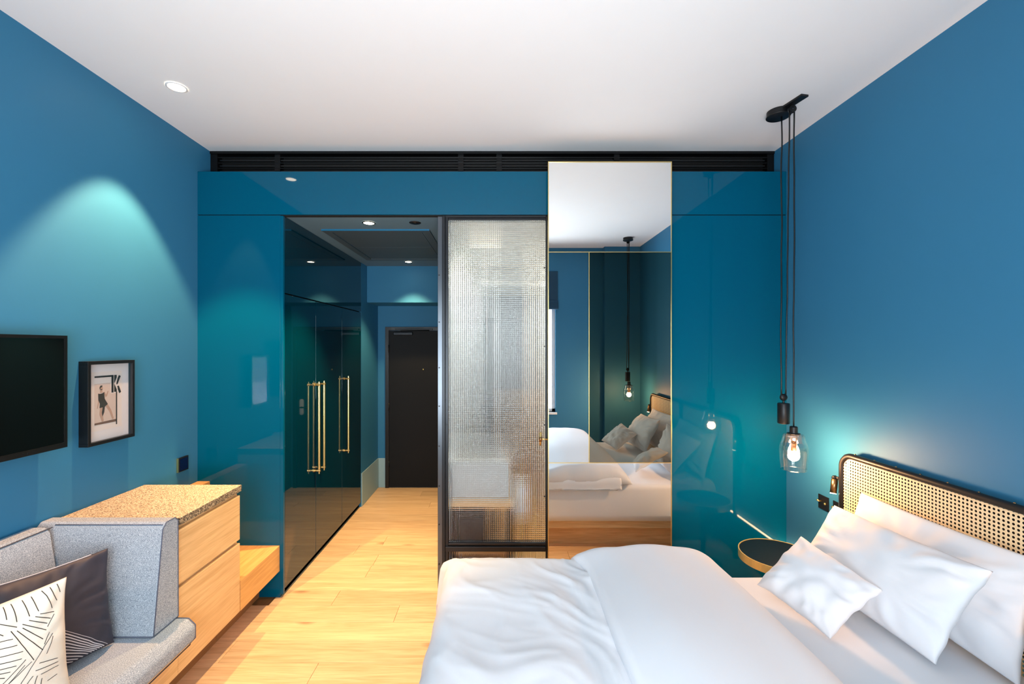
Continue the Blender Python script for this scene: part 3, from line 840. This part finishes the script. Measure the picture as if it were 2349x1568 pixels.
# ------------------------------------------------------------------ pendant lamps with counterweights
def pendant(cx, cy, label):
    """cx, cy: where the lamp hangs"""
    t = thing('pendant_lamp', (cx, cy, ZC), label, 'pendant lamp', 'rise and fall pendant lamps beside the bed')
    ax, ay = cx - 0.036, cy + 0.085            # ceiling rose
    MB().lathe([(0, ZC), (0.062, ZC), (0.062, ZC - 0.028), (0.066, ZC - 0.030), (0.066, ZC - 0.036), (0.060, ZC - 0.040), (0, ZC - 0.040)], (ax, ay), 40).build('ceiling_rose', 'black', t, smooth=False, bevel=0.002)
    br = MB()
    d = Vector((cx - 0.004 - ax, cy - 0.075 - ay, 0)).normalized(); nrm = Vector((-d.y, d.x, 0)) * 0.024
    p0 = Vector((ax, ay, 0)); p1 = p0 + d * 0.185
    br.prism([tuple((p0 + nrm).xy), tuple((p1 + nrm).xy), tuple((p1 - nrm).xy), tuple((p0 - nrm).xy)], 'Z', ZC - 0.012, ZC - 0.0005)
    br.build('bracket', 'black', t, bevel=0.001)
    c = Vector((cx - 0.01, cy, ZC - 0.035))
    pul = MB()
    pul.tube([c + Vector((0, -0.011, 0)), c + Vector((0, -0.007, 0)), c + Vector((0, 0, 0)), c + Vector((0, 0.007, 0)), c + Vector((0, 0.011, 0))], [0.021, 0.021, 0.014, 0.021, 0.021], 24)
    pl = pul.build('pulley', 'black', t, smooth=False)
    MB().tube([c + Vector((0, -0.016, 0)), c + Vector((0, 0.016, 0))], 0.005, 10).build('axle', 'steel', pl, smooth=True)
    bx(c.x - 0.006, c.x + 0.006, c.y + 0.0125, c.y + 0.0155, c.z - 0.008, ZC - 0.012).build('fork', 'black', pl)
    wx, wy, wz = cx - 0.030, cy + 0.045, 1.447    # moving pulley above the weight
    rr = 0.0042
    def cord(p, q, amp, sd):
        pts = []
        for k in range(33):
            s_ = k / 32
            pt = Vector(p).lerp(Vector(q), s_)
            env = math.sin(math.pi * s_)
            pts.append(pt + Vector((noise.noise(Vector((s_ * 7, sd, 0))), noise.noise(Vector((s_ * 7, sd, 9))), 0)) * amp * min(1, env * 2.5))
        return MB().tube(pts, rr, 8)
    cord((ax + 0.012, ay - 0.012, ZC - 0.04), (wx - 0.013, wy, wz), 0.006, 1.3).build('cord', 'blackplastic', t, smooth=True)
    cord((c.x - 0.014, c.y, c.z), (wx + 0.013, wy, wz), 0.004, 5.1).build('cord', 'blackplastic', t, smooth=True)
    cord((cx + 0.004, cy, c.z), (cx, cy, 1.265), 0.005, 8.7).build('cord', 'blackplastic', t, smooth=True)
    wp = MB()
    wp.tube([(wx, wy - 0.012, wz), (wx, wy - 0.006, wz), (wx, wy, wz), (wx, wy + 0.006, wz), (wx, wy + 0.012, wz)], [0.014, 0.0205, 0.0215, 0.0205, 0.014], 24)
    wp.build('weight_pulley', 'black', t, smooth=True)
    MB().lathe([(0, 1.291), (0.029, 1.291), (0.0325, 1.296), (0.0325, 1.408), (0.030, 1.413), (0.006, 1.414), (0.006, 1.432), (0, 1.432)], (wx, wy), 32).build('counterweight', 'black', t, smooth=False, bevel=0.0015)
    MB().lathe([(0, 1.283), (0.016, 1.283), (0.021, 1.279), (0.0215, 1.245), (0.034, 1.243), (0.034, 1.238), (0.020, 1.236), (0.018, 1.20), (0, 1.20)], (cx, cy), 32).build('socket', 'black', t, smooth=False, bevel=0.001)
    sh = MB().lathe([(0.0705, 1.172), (0.0735, 1.150), (0.0728, 1.12), (0.070, 1.08), (0.066, 1.040), (0.0645, 1.031)], (cx, cy), 48).build('glass_shade', 'shade_glass', t, smooth=True)
    MB().lathe([(0.033, 1.238), (0.050, 1.236), (0.056, 1.228), (0.0565, 1.218), (0.059, 1.205), (0.067, 1.185), (0.0712, 1.1725)], (cx, cy), 48).build('shade_shoulder', 'shoulder_glass', t, smooth=True)
    MB().tube([(cx + 0.0645 * math.cos(a), cy + 0.0645 * math.sin(a), 1.031) for a in [k * math.pi / 24 for k in range(48)]], 0.0022, 8, closed=True).build('shade_lip', 'thick_glass', sh, smooth=True)
    prof = [(0, 1.080)] + [(0.030 * math.sin(a), 1.110 - 0.030 * math.cos(a)) for a in [0.4, 0.8, 1.2, 1.6, 2.0, 2.4]] + [(0.0145, 1.138), (0, 1.1385)]
    MB().lathe(prof, (cx, cy), 32).build('bulb', 'bulb', t, smooth=True)
    MB().lathe([(0.0142, 1.139), (0.0135, 1.165), (0.0150, 1.172), (0.0150, 1.2), (0.0, 1.2005)], (cx, cy), 24).build('bulb_cap', 'darkbrass', t, smooth=True)
    return t


p1 = pendant(1.722, 2.60, 'lit glass pendant lamp on black pulley cords beside the blue panel')
p2 = copy_tree(p1, None, (0, -2.42, 0))
p2['label'] = 'glass pendant lamp on pulley cords at the window side, seen in the mirror'

# ------------------------------------------------------------------ bed
BY0, BY1, BX0, BX1 = 0.58, 2.30, -0.20, 1.90
bed = thing('bed_base', (0.9, 1.44, 0), 'low oak bed base on recessed plinth under the white mattress', 'bed')
bx(BX0 + 0.02, BX1, BY0 + 0.05, BY1 - 0.06, 0.18, 0.262).build('frame', 'oak_x', bed, bevel=0.002)
bx(BX0 + 0.14, BX1 - 0.04, BY0 + 0.14, BY1 - 0.17, 0.0, 0.18).build('plinth', 'oak_x', bed)


def soft_slab(x0, x1, y0, y1, z0, z1, r, nx, ny, top_fn, ez=3.0):
    """a padded slab: top grid that rolls over its edges"""
    v, f = [], []
    def prof(t, a, b_, n):
        # t in 0..1 -> coordinate across and drop 0..1
        x = a + (b_ - a) * t
        return x
    cols = []
    nr = 6
    # distance rows around the border: interior grid plus rolled sides
    def axis(a, b_, n):
        out = []
        for k in range(nr + 1):
            th = math.pi / 2 * (1 - k / nr)
            out.append((a + r - r * math.sin(th), 1 - math.cos(th)))
        for k in range(1, n):
            out.append((a + r + (b_ - a - 2 * r) * k / n, 0.0))
        for k in range(nr + 1):
            th = math.pi / 2 * k / nr
            out.append((b_ - r + r * math.sin(th), 1 - math.cos(th)))
        return out
    A, B = axis(x0, x1, nx), axis(y0, y1, ny)
    w = len(A)
    for (yy, dy) in B:
        for (xx, dx) in A:
            dd = min(1.0, math.sqrt(dx * dx + dy * dy))
            v.append((xx, yy, z1 - r * dd + top_fn(xx, yy) * (1 - dd)))
    for j in range(len(B) - 1):
        for i in range(w - 1):
            a = j * w + i
            f.append((a, a + 1, a + w + 1, a + w))
    ring = [i for i in range(w)] + [j * w + w - 1 for j in range(1, len(B))] + [(len(B) - 1) * w + i for i in range(w - 2, -1, -1)] + [j * w for j in range(len(B) - 2, 0, -1)]
    steps = 5
    prev = ring
    cx_, cy_ = (x0 + x1) / 2, (y0 + y1) / 2
    for k in range(1, steps + 1):
        cur = []
        for q in ring:
            X, Y, Z = v[q]
            zz = Z + (z0 - Z) * k / steps
            bul = 0.006 * math.sin(math.pi * k / steps) + 0.004 * noise.noise(Vector((X * 5, Y * 5, k * 0.8)))
            if k == steps:
                bul = -0.008
            dxn = (1 if X > x1 - r * 1.01 else -1 if X < x0 + r * 1.01 else 0) * 1.0
            dyn = (1 if Y > y1 - r * 1.01 else -1 if Y < y0 + r * 1.01 else 0) * 1.0
            cur.append(len(v)); v.append((X + dxn * bul, Y + dyn * bul, zz))
        n = len(ring)
        for i in range(n):
            f.append((prev[i], cur[i], cur[(i + 1) % n], prev[(i + 1) % n]))
        prev = cur
    f.append(tuple(prev))
    mb = MB(); mb.v, mb.f = v, f
    return mb


mt = soft_slab(BX0, BX1, BY0, BY1, 0.263, 0.575, 0.05, 60, 50, lambda x, y: 0.004 * noise.noise(Vector((x * 3, y * 3, 0))))
mo = mt.build('mattress', 'linen', smooth=True)
tag(mo, 'thick white sheeted mattress on the oak bed base', 'mattress')


# duvet: one sheet of quilt draped over the foot and sides of the mattress
def duvet_mesh(s0, s1, t0, t1, ns, nt_, top, thick, seed):
    """s runs from the pillow side to the foot (x falls), t across the bed (y); edges hang down"""
    FX, NY, FY = BX0 - 0.075, BY0 - 0.05, BY1 + 0.045
    rad = 0.085
    def drape(d):
        # d: distance past the edge along the cloth -> (outward, down)
        if d <= 0:
            return d, 0.0
        q = rad * math.pi / 2
        if d < q:
            a = d / rad
            return rad * math.sin(a), rad * (1 - math.cos(a))
        return rad + (d - q) * 0.10, rad + (d - q)
    v, f = [], []
    for layer in (0, 1):
        for j in range(nt_ + 1):
            t = t0 + (t1 - t0) * j / nt_
            for i in range(ns + 1):
                s = s0 + (s1 - s0) * i / ns
                d1 = (FX + rad) - s          # past the foot edge
                ox, dz1 = drape(d1)
                X = (FX + rad) - ox if d1 > 0 else s
                if t > FY - rad:
                    oy, dz2 = drape(t - (FY - rad)); Y = FY - rad + oy
                elif t < NY + rad:
                    oy, dz2 = drape((NY + rad) - t); Y = NY + rad - oy
                else:
                    Y, dz2 = t, 0.0
                eu = min(i, ns - i) / ns * abs(s1 - s0); ev = min(j, nt_ - j) / nt_ * abs(t1 - t0)
                ed = min(eu, ev)
                puff = min(1.0, (ed / 0.09)) ** 0.5
                z = top - dz1 - dz2 * 0.9
                p = Vector((s * 1.0, t * 1.0, seed))
                # long diagonal pulls towards the fold, plus soft lumps
                ang = (s * 0.62 + t * 0.78)
                fl = noise.noise(Vector((ang * 9.0, (s - t) * 1.3, seed))) * 0.6 + noise.noise(Vector(((s * 0.8 + t * 0.5) * 19.0, (s - t) * 2.6, seed + 3))) * 0.3
                soft = noise.noise(p * 2.6) * 1.1
                wgt = max(0.12, 0.42 + 0.9 * noise.noise(p * 2.1 + Vector((3, 1, 0))))
                warp = 0.35 * noise.noise(Vector((s * 2.3, t * 2.3, seed + 9)))
                n1 = noise.noise(Vector(((s * 0.75 + t * 0.62 + warp) * 5.5, (s * 0.62 - t * 0.75) * 1.1, seed + 1)))
                n2 = noise.noise(Vector(((s * 0.9 + t * 0.35 + warp) * 10.0, (s * 0.35 - t * 0.9) * 2.0, seed + 6)))
                n3 = noise.noise(Vector(((s * 0.7 + t * 0.7 + warp) * 17.0, (s - t) * 2.4, seed + 12)))
                crease = (1 - abs(n1)) ** 6 * 0.9 + (1 - abs(n2)) ** 8 * 0.7 + (1 - abs(n3)) ** 6 * 0.30
                hgt = crease * wgt * 0.016 + soft * 0.013 + fl * 0.003
                hang = dz1 > rad * 0.8 or dz2 > rad * 0.8
                if layer == 0:
                    z += hgt * (0.35 + 0.65 * puff)
                    if dz1 > 0.02:
                        X -= 0.016 * noise.noise(Vector((t * 7, dz1 * 2, seed))) * min(1, dz1 / 0.1)
                    if dz2 > 0.02:
                        Y += 0.012 * noise.noise(Vector((s * 8, dz2 * 3, seed + 5))) * min(1, dz2 / 0.08)
                else:
                    th = thick * puff
                    if dz1 > rad:
                        X += th * 0.5
                    elif dz2 > rad:
                        Y += -th * 0.5 if t > 1.4 else th * 0.5
                    else:
                        z -= th
                if d1 > 0.02 and t > FY - rad:
                    k_ = min(1.0, d1 / 0.12) * min(1.0, (t - FY + rad) / 0.08)
                    X -= 0.035 * k_; Y += 0.015 * k_; z += 0.02 * k_      # corner of the cover sticks out
                v.append((X, Y, z))
    w = ns + 1; o = (ns + 1) * (nt_ + 1)
    for j in range(nt_):
        for i in range(ns):
            a = j * w + i
            f.append((a, a + 1, a + w + 1, a + w))
            f.append((o + a, o + a + w, o + a + w + 1, o + a + 1))
    for i in range(ns):
        f.append((i, o + i, o + i + 1, i + 1))
        a = nt_ * w + i
        f.append((a, a + 1, o + a + 1, o + a))
    for j in range(nt_):
        a = j * w
        f.append((a, a + w, o + a + w, o + a))
        a = j * w + ns
        f.append((a, o + a, o + a + w, a + w))
    mb = MB(); mb.v, mb.f = v, f
    return mb


dv = duvet_mesh(1.03, -0.50, 0.42, 2.43, 120, 150, 0.658, 0.07, 2.0).build('duvet', 'linen', smooth=True)
tag(dv, 'rumpled white duvet folded back across the foot of the bed', 'duvet')


def fold_mesh():
    """the folded back end of the duvet: a flat flap whose right end rolls down to the sheet"""
    v, f = [], []
    ns, nt_ = 70, 110
    y0, y1 = 0.50, 2.335
    sec = []
    for i in range(ns + 1):
        a = i / ns
        # top from free edge (x = .43) to the rolled fold (x = 1.12), then under
        if a < 0.68:
            q = a / 0.68
            x = 0.425 + (0.90 - 0.425) * q; z = 0.725 + 0.020 * math.sin(math.pi * q) * 0.5 + 0.012 * q
            if q < 0.5:
                z -= (1 - q / 0.5) ** 2 * 0.030
            if q < 0.04:
                z -= (0.04 - q) / 0.04 * 0.012
        else:
            q = (a - 0.68) / 0.32
            x = 0.90 + 0.225 * math.sin(q * math.pi / 2) ** 1.0; z = 0.737 - 0.155 * (1 - math.cos(q * math.pi / 2)) ** 1.15
        sec.append((x, z))
    for layer in (0, 1):
        for j in range(nt_ + 1):
            b_ = j / nt_
            y = y0 + (y1 - y0) * b_
            ed = min(b_, 1 - b_) * (y1 - y0)
            q_ = min(1.0, ed / 0.085)
            puff = math.sqrt(max(0.0, 1 - (1 - q_) ** 2))
            for i, (x, z) in enumerate(sec):
                n1 = noise.noise(Vector((x * 2.2, y * 1.6, 7.1))) * 0.016 + noise.noise(Vector((x * 6, y * 1.2 + x * 3, 1.1))) * 0.006
                wav = 0.012 * noise.noise(Vector((y * 2.4, 3.3, 0)))
                base = 0.578 if x > 0.98 else 0.60
                if layer == 0:
                    zz = max(0.589, base + (z + n1 - base) * (0.08 + 0.92 * puff))
                    yy = y
                    if puff < 1:
                        yy += (1 if b_ > 0.5 else -1) * 0.018 * noise.noise(Vector((x * 9, 2.2, 0)))
                else:
                    zz = max(0.584, base + (z - base) * 0.2 * puff); yy = y - (0.012 if b_ > 0.5 else -0.012)
                tip = max(0.0, (b_ - 0.86) / 0.14) ** 2 * 0.055 * (1 - i / ns) ** 2   # loose corner of the flap
                v.append((x + wav * (1 - 0.4 * i / ns) - tip, yy, zz))
    w = ns + 1; o = w * (nt_ + 1)
    for j in range(nt_):
        for i in range(ns):
            a = j * w + i
            f.append((a, a + 1, a + w + 1, a + w)); f.append((o + a, o + a + w, o + a + w + 1, o + a + 1))
    for i in range(ns):
        f.append((i, o + i, o + i + 1, i + 1)); a = nt_ * w + i; f.append((a, a + 1, o + a + 1, o + a))
    for j in range(nt_):
        a = j * w; f.append((a, a + w, o + a + w, o + a)); a = j * w + ns; f.append((a, o + a, o + a + w, a + w))
    mb = MB(); mb.v, mb.f = v, f
    return mb


fo = fold_mesh().build('folded_flap', 'linen', dv, smooth=True)

# pillows, far side: two large ones leaning on the headboard and a small one in front
def pillow_set(dy, mir, labels, sd):
    def T(p):
        x, y, z = p
        return (x, (2 * 1.45 - y) if mir else y + dy, z)
    def mk(bl, br, tr, tl, th, pin, seed, wr, label, grp):
        c = [T(p) for p in (bl, br, tr, tl)]
        if mir:
            c = [c[1], c[0], c[3], c[2]]
        p = Pillow(*c, th, pin, seed, wr * 1.7, back=0.22, power=0.42, wave=0.012)
        o = p.mesh('pillow', 'linen', n=40)
        tag(o, label, 'pillow', grp)
        return o
    g_ = 'white pillows on the bed'
    # corners given as seen from the foot of the bed: BL = far from camera side
    mk((1.775, 2.36, 0.60), (1.755, 1.50, 0.60), (1.90, 1.535, 1.00), (1.90, 2.33, 0.985), 0.065, 0.05, 1.0 + sd, 0.006, labels[0], g_)
    mk((1.52, 2.28, 0.605), (1.575, 1.60, 0.60), (1.72, 1.545, 0.965), (1.765, 2.345, 0.915), 0.088, 0.05, 4.0 + sd, 0.006, labels[1], g_)
    mk((1.215, 2.10, 0.632), (1.30, 1.745, 0.600), (1.545, 1.79, 0.765), (1.485, 2.185, 0.815), 0.07, 0.05, 9.0 + sd, 0.0032, labels[2], g_)


pillow_set(0, False, ('large white pillow leaning against the cane headboard, rearmost', 'large white pillow in front of the rearmost one, behind the small pillow',
                      'small square white pillow lying in front of the large pillows near the round table'), 0)
pillow_set(0, True, ('large white pillow against the headboard at the window side, seen in the mirror', 'second large white pillow at the window side, seen in the mirror',
                     'small white pillow at the window side, seen in the mirror'), 20)


# ------------------------------------------------------------------ headboards
def headboard(y0, y1, label):
    t = thing('headboard', (1.955, (y0 + y1) / 2, 0.0), label, 'headboard', 'cane headboard panels')
    xh, z0, z1, r, R = 1.952, 0.0, 1.140, 0.0165, 0.075
    pts = [(xh, y0, z0)]
    for k in range(9):
        a = math.pi - math.pi / 2 * k / 8
        pts.append((xh, y0 + R + R * math.cos(a), z1 - R + R * math.sin(a)))
    for k in range(9):
        a = math.pi / 2 - math.pi / 2 * k / 8
        pts.append((xh, y1 - R + R * math.cos(a), z1 - R + R * math.sin(a)))
    pts.append((xh, y1, z0))
    MB().tube(pts, r, 14).build('tube_frame', 'black', t, smooth=True)
    MB().tube([(xh, y0, 0.40), (xh, y1, 0.40)], r * 0.9, 12).build('lower_rail', 'black', t, smooth=True)
    # woven cane with open holes
    p = 0.0166
    ny_, nz_ = int((y1 - y0 - 2 * r * 0.4) / p), int((z1 - 0.40) / p)
    ya = (y0 + y1) / 2 - ny_ * p / 2; za = 0.405
    v, f = [], []
    hr = 0.30 * p
    xc = xh - 0.004
    def inside(yy, zz):
        # keep the cane within the rounded frame
        for cy_, sg in ((y0 + R, -1), (y1 - R, 1)):
            if zz > z1 - R and (yy - cy_) * sg > 0:
                return (yy - cy_) ** 2 + (zz - (z1 - R)) ** 2 < (R - 0.004) ** 2
        return zz < z1 - 0.004
    for j in range(nz_):
        for i in range(ny_):
            cy_, cz_ = ya + (i + 0.5) * p, za + (j + 0.5) * p
            if not inside(cy_, cz_):
                continue
            b0 = len(v)
            for k in range(8):
                a = math.pi / 8 + k * math.pi / 4
                v.append((xc, cy_ + hr * math.cos(a) * 1.0, cz_ + hr * math.sin(a) * 1.05))
            h_ = p / 2
            for (sy, sz) in ((1, 0.41), (0.41, 1), (-0.41, 1), (-1, 0.41), (-1, -0.41), (-0.41, -1), (0.41, -1), (1, -0.41)):
                v.append((xc - 0.0006, cy_ + h_ * sy, cz_ + h_ * sz))
            for (sy, sz) in ((1, 1), (-1, 1), (-1, -1), (1, -1)):
                v.append((xc + 0.0006, cy_ + h_ * sy, cz_ + h_ * sz))
            for k in range(8):
                f.append((b0 + k, b0 + 8 + k, b0 + 8 + (k + 1) % 8, b0 + (k + 1) % 8))
            for k, c_ in ((0, 16), (2, 17), (4, 18), (6, 19)):
                f.append((b0 + 8 + k, b0 + c_, b0 + 8 + k + 1))
    mb = MB(); mb.v, mb.f = v, f
    cn = mb.build('cane_panel', 'cane', t, fix=False)
    cn['kind'] = 'stuff'
    bx(1.974, 1.980, y0 + 0.03, y1 - 0.03, 0.58, z1 - 0.03).build('backing', 'backing', t)  # added black board that makes the cane holes look dark
    n = 8
    for k in range(n):
        yy = y0 + 0.09 + (y1 - y0 - 0.18) * k / (n - 1)
        MB().tube([(xh + 0.002, yy, z1 + r - 0.001), (xh + 0.002, yy, z1 + r + 0.003)], [0.005, 0.0025], 8).build('stud', 'darkbrass', t, smooth=True)
    return t


headboard(1.469, 2.53, 'black tube framed cane headboard panel nearest the pendant lamp')
headboard(0.37, 1.431, 'black tube framed cane headboard panel at the window side, seen in the mirror')


def reading_lamp(y, sgn, label):
    t = thing('reading_lamp', (1.95, y, 0.95), label, 'reading lamp', 'small reading lamps on the headboard')
    yy = y + 0.045 * sgn
    MB().tube([(1.952, y + 0.015 * sgn, 0.992), (1.948, yy, 0.992)], 0.009, 12).build('arm', 'black', t, smooth=True)
    MB().tube([(1.948, yy, 0.992), (1.940, yy, 0.992), (1.936, yy, 0.985)], 0.012, 12).build('joint', 'black', t, smooth=True)
    bd = MB().tube([(1.943, yy, 0.985), (1.943, yy, 0.980), (1.926, yy - 0.012 * sgn, 0.905)], [0.013, 0.0165, 0.0165], 20).build('head', 'darkbrass', t, smooth=True)
    MB().tube([(1.9262, yy - 0.0115 * sgn, 0.9065), (1.9255, yy - 0.0125 * sgn, 0.9015)], 0.0145, 20).build('lens', 'lens', bd)
    add_light('SPOT', 'reading_beam', (1.924, yy - 0.014 * sgn, 0.896), (0.05 * sgn, math.radians(8), 0), 9.0, (1.0, 0.78, 0.5), spot_size=math.radians(100), spot_blend=0.6, shadow_soft_size=0.012)
    return t


reading_lamp(2.53, 1, 'small lit bronze reading lamp on the headboard edge by the switches')
reading_lamp(0.37, -1, 'small lit reading lamp on the window side headboard edge')

# switch plates on the right wall
def switch_plate(y, z, label):
    t = thing('switch_plate', (XR, y, z), label, 'switch', 'black switch plates by the bed')
    bx(XR - 0.006, XR, y - 0.043, y + 0.043, z - 0.043, z + 0.043).build('plate', 'black', t, bevel=0.001)
    MB().tube([(XR - 0.006, y + 0.020, z + 0.004), (XR - 0.016, y + 0.022, z + 0.005), (XR - 0.026, y + 0.024, z + 0.012)], [0.0055, 0.0045, 0.006], 10).build('toggle', 'brass', t, smooth=True)
    MB().tube([(XR - 0.006, y - 0.020, z), (XR - 0.014, y - 0.020, z)], 0.0065, 12).build('knob', 'brass', t, smooth=True)
    return t


switch_plate(2.745, 0.785, 'black switch plate with brass toggle above the round table')
switch_plate(2.622, 0.785, 'black switch plate half hidden behind the headboard edge')

# warm light strip on a ledge along the bed wall
ld = thing('light_ledge', (1.99, 1.4, 0.3), 'narrow wall ledge with warm light strip low behind the bed', 'light strip')
bx(1.974, XR, 0.0, YP - 0.003, 0.30, 0.338).build('ledge', 'panel', ld, bevel=0.001)
bx(1.982, 1.996, 0.02, YP - 0.006, 0.3385, 0.344).build('strip', 'led', ld)

# round side table
st = thing('side_table', (1.645, 2.62, 0), 'round black side table with brass rim beside the bed', 'side table')
TZ = 0.530
MB().lathe([(0, TZ - 0.008), (0.203, TZ - 0.008), (0.203, TZ - 0.002), (0.200, TZ - 0.0015), (0, TZ - 0.0015)], (1.645, 2.62), 72).build('top', 'blackplastic', st)
MB().lathe([(0.2035, TZ - 0.046), (0.2035, TZ), (0.2095, TZ), (0.2095, TZ - 0.046), (0.2035, TZ - 0.046)], (1.645, 2.62), 72).build('rim', 'gold', st, smooth=False)
MB().lathe([(0, TZ - 0.046), (0.2034, TZ - 0.046), (0.2034, TZ - 0.0085), (0, TZ - 0.0085)], (1.645, 2.62), 72).build('underside', 'black', st)
MB().lathe([(0, 0.012), (0.018, 0.012), (0.018, TZ - 0.0465), (0, TZ - 0.0465)], (1.645, 2.62), 24).build('stem', 'black', st, smooth=False)
MB().lathe([(0, 0.0), (0.14, 0.0), (0.14, 0.010), (0.13, 0.012), (0, 0.012)], (1.645, 2.62), 48).build('base', 'black', st, smooth=False)

# ------------------------------------------------------------------ bathroom seen through the moulded glass
va = thing('washstand', (-0.1, 3.40, 0), 'oak washstand with shelf behind the moulded glass', 'washstand')
bx(-0.355, 0.10, 3.19, 3.62, 0.585, 0.645).build('top', 'oak_x', va, bevel=0.002)
bx(-0.355, 0.10, 3.21, 3.60, 0.20, 0.24).build('shelf', 'oak_x', va, bevel=0.002)
for x in (-0.352, 0.068):
    for yy in (3.20, 3.58):
        bx(x, x + 0.03, yy, yy + 0.03, 0.0, 0.585).build('leg', 'black', va, bevel=0.002)
ba = MB()
o_ = [(-0.355, 3.19), (0.078, 3.19), (0.078, 3.60), (-0.355, 3.60)]
i_ = [(-0.32, 3.225), (0.043, 3.225), (0.043, 3.565), (-0.32, 3.565)]
zb, zt, zf = 0.647, 0.915, 0.80
ba.v = [(x, y_, zb) for x, y_ in o_] + [(x, y_, zt) for x, y_ in o_] + [(x, y_, zt) for x, y_ in i_] + [(x, y_, zf) for x, y_ in i_]
ba.f = [(3, 2, 1, 0)] + [(k, (k + 1) % 4, 4 + (k + 1) % 4, 4 + k) for k in range(4)] + [(4 + k, 4 + (k + 1) % 4, 8 + (k + 1) % 4, 8 + k) for k in range(4)] + [(8 + k, 8 + (k + 1) % 4, 12 + (k + 1) % 4, 12 + k) for k in range(4)] + [(12, 13, 14, 15)]
tag(ba.build('washbasin', 'concrete', bevel=0.006), 'rectangular grey washbasin blurred behind the moulded glass', 'washbasin')
bk_ = thing('laundry_basket', (-0.2, 3.4, 0.24), 'dark basket on the washstand shelf behind the moulded glass', 'basket')
bx(-0.31, -0.09, 3.22, 3.55, 0.241, 0.52).build('body', 'door', bk_, bevel=0.01)
bx(-0.315, -0.085, 3.215, 3.555, 0.505, 0.53).build('rim', 'black', bk_, bevel=0.004)
tw = MB()
tw.prism([(0.125, 0.48), (0.205, 0.48), (0.205, 0.74), (0.195, 0.75), (0.135, 0.75), (0.125, 0.74)], 'Y', 3.27, 3.305)
tag(tw.build('towel', 'towel', bevel=0.012, seg=3), 'white towel hanging on the rail behind the moulded glass', 'towel')
tr_ = thing('towel_rail', (0.17, 3.32, 0), 'brass towel rail standing behind the moulded glass', 'rail')
MB().tube([(0.115, 3.32, 0.01), (0.115, 3.32, 0.77), (0.215, 3.32, 0.77), (0.215, 3.32, 0.01)], 0.008, 10).build('rail', 'brass', tr_, smooth=True)
bx(0.105, 0.225, 3.29, 3.35, 0.0, 0.01).build('foot', 'brass', tr_)
cb = thing('bathroom_cupboard', (0.72, 4.3, 0), 'warm oak cupboard at the back of the bathroom', 'cupboard')
bx(0.30, 0.61, 4.20, 4.595, 0.05, 0.92).build('body', 'oak_bench', cb, bevel=0.002)
bx(0.32, 0.60, 4.25, 4.59, 0.0, 0.05).build('plinth', 'black', cb)
bx(0.31, 0.452, 4.182, 4.199, 0.06, 0.91).build('door', 'oak_bench', cb, bevel=0.002)
bx(0.458, 0.60, 4.182, 4.199, 0.06, 0.91).build('door', 'oak_bench', cb, bevel=0.002)

sf = thing('added_dark_frame', (-0.12, 4.05, 0), 'added dark frame that darkens columns of the moulded glass', 'added frame')  # added posts and rail, put here to darken columns in the glass
for x in (-0.335, 0.085):
    bx(x, x + 0.042, 4.03, 4.07, 0.0, 2.2).build('post', 'black', sf, bevel=0.003)
bx(-0.335, 0.127, 4.03, 4.07, 2.2, 2.24).build('rail', 'black', sf, bevel=0.003)
bx(-0.292, 0.084, 4.047, 4.053, 0.02, 2.2).build('pane', 'window_glass', sf)
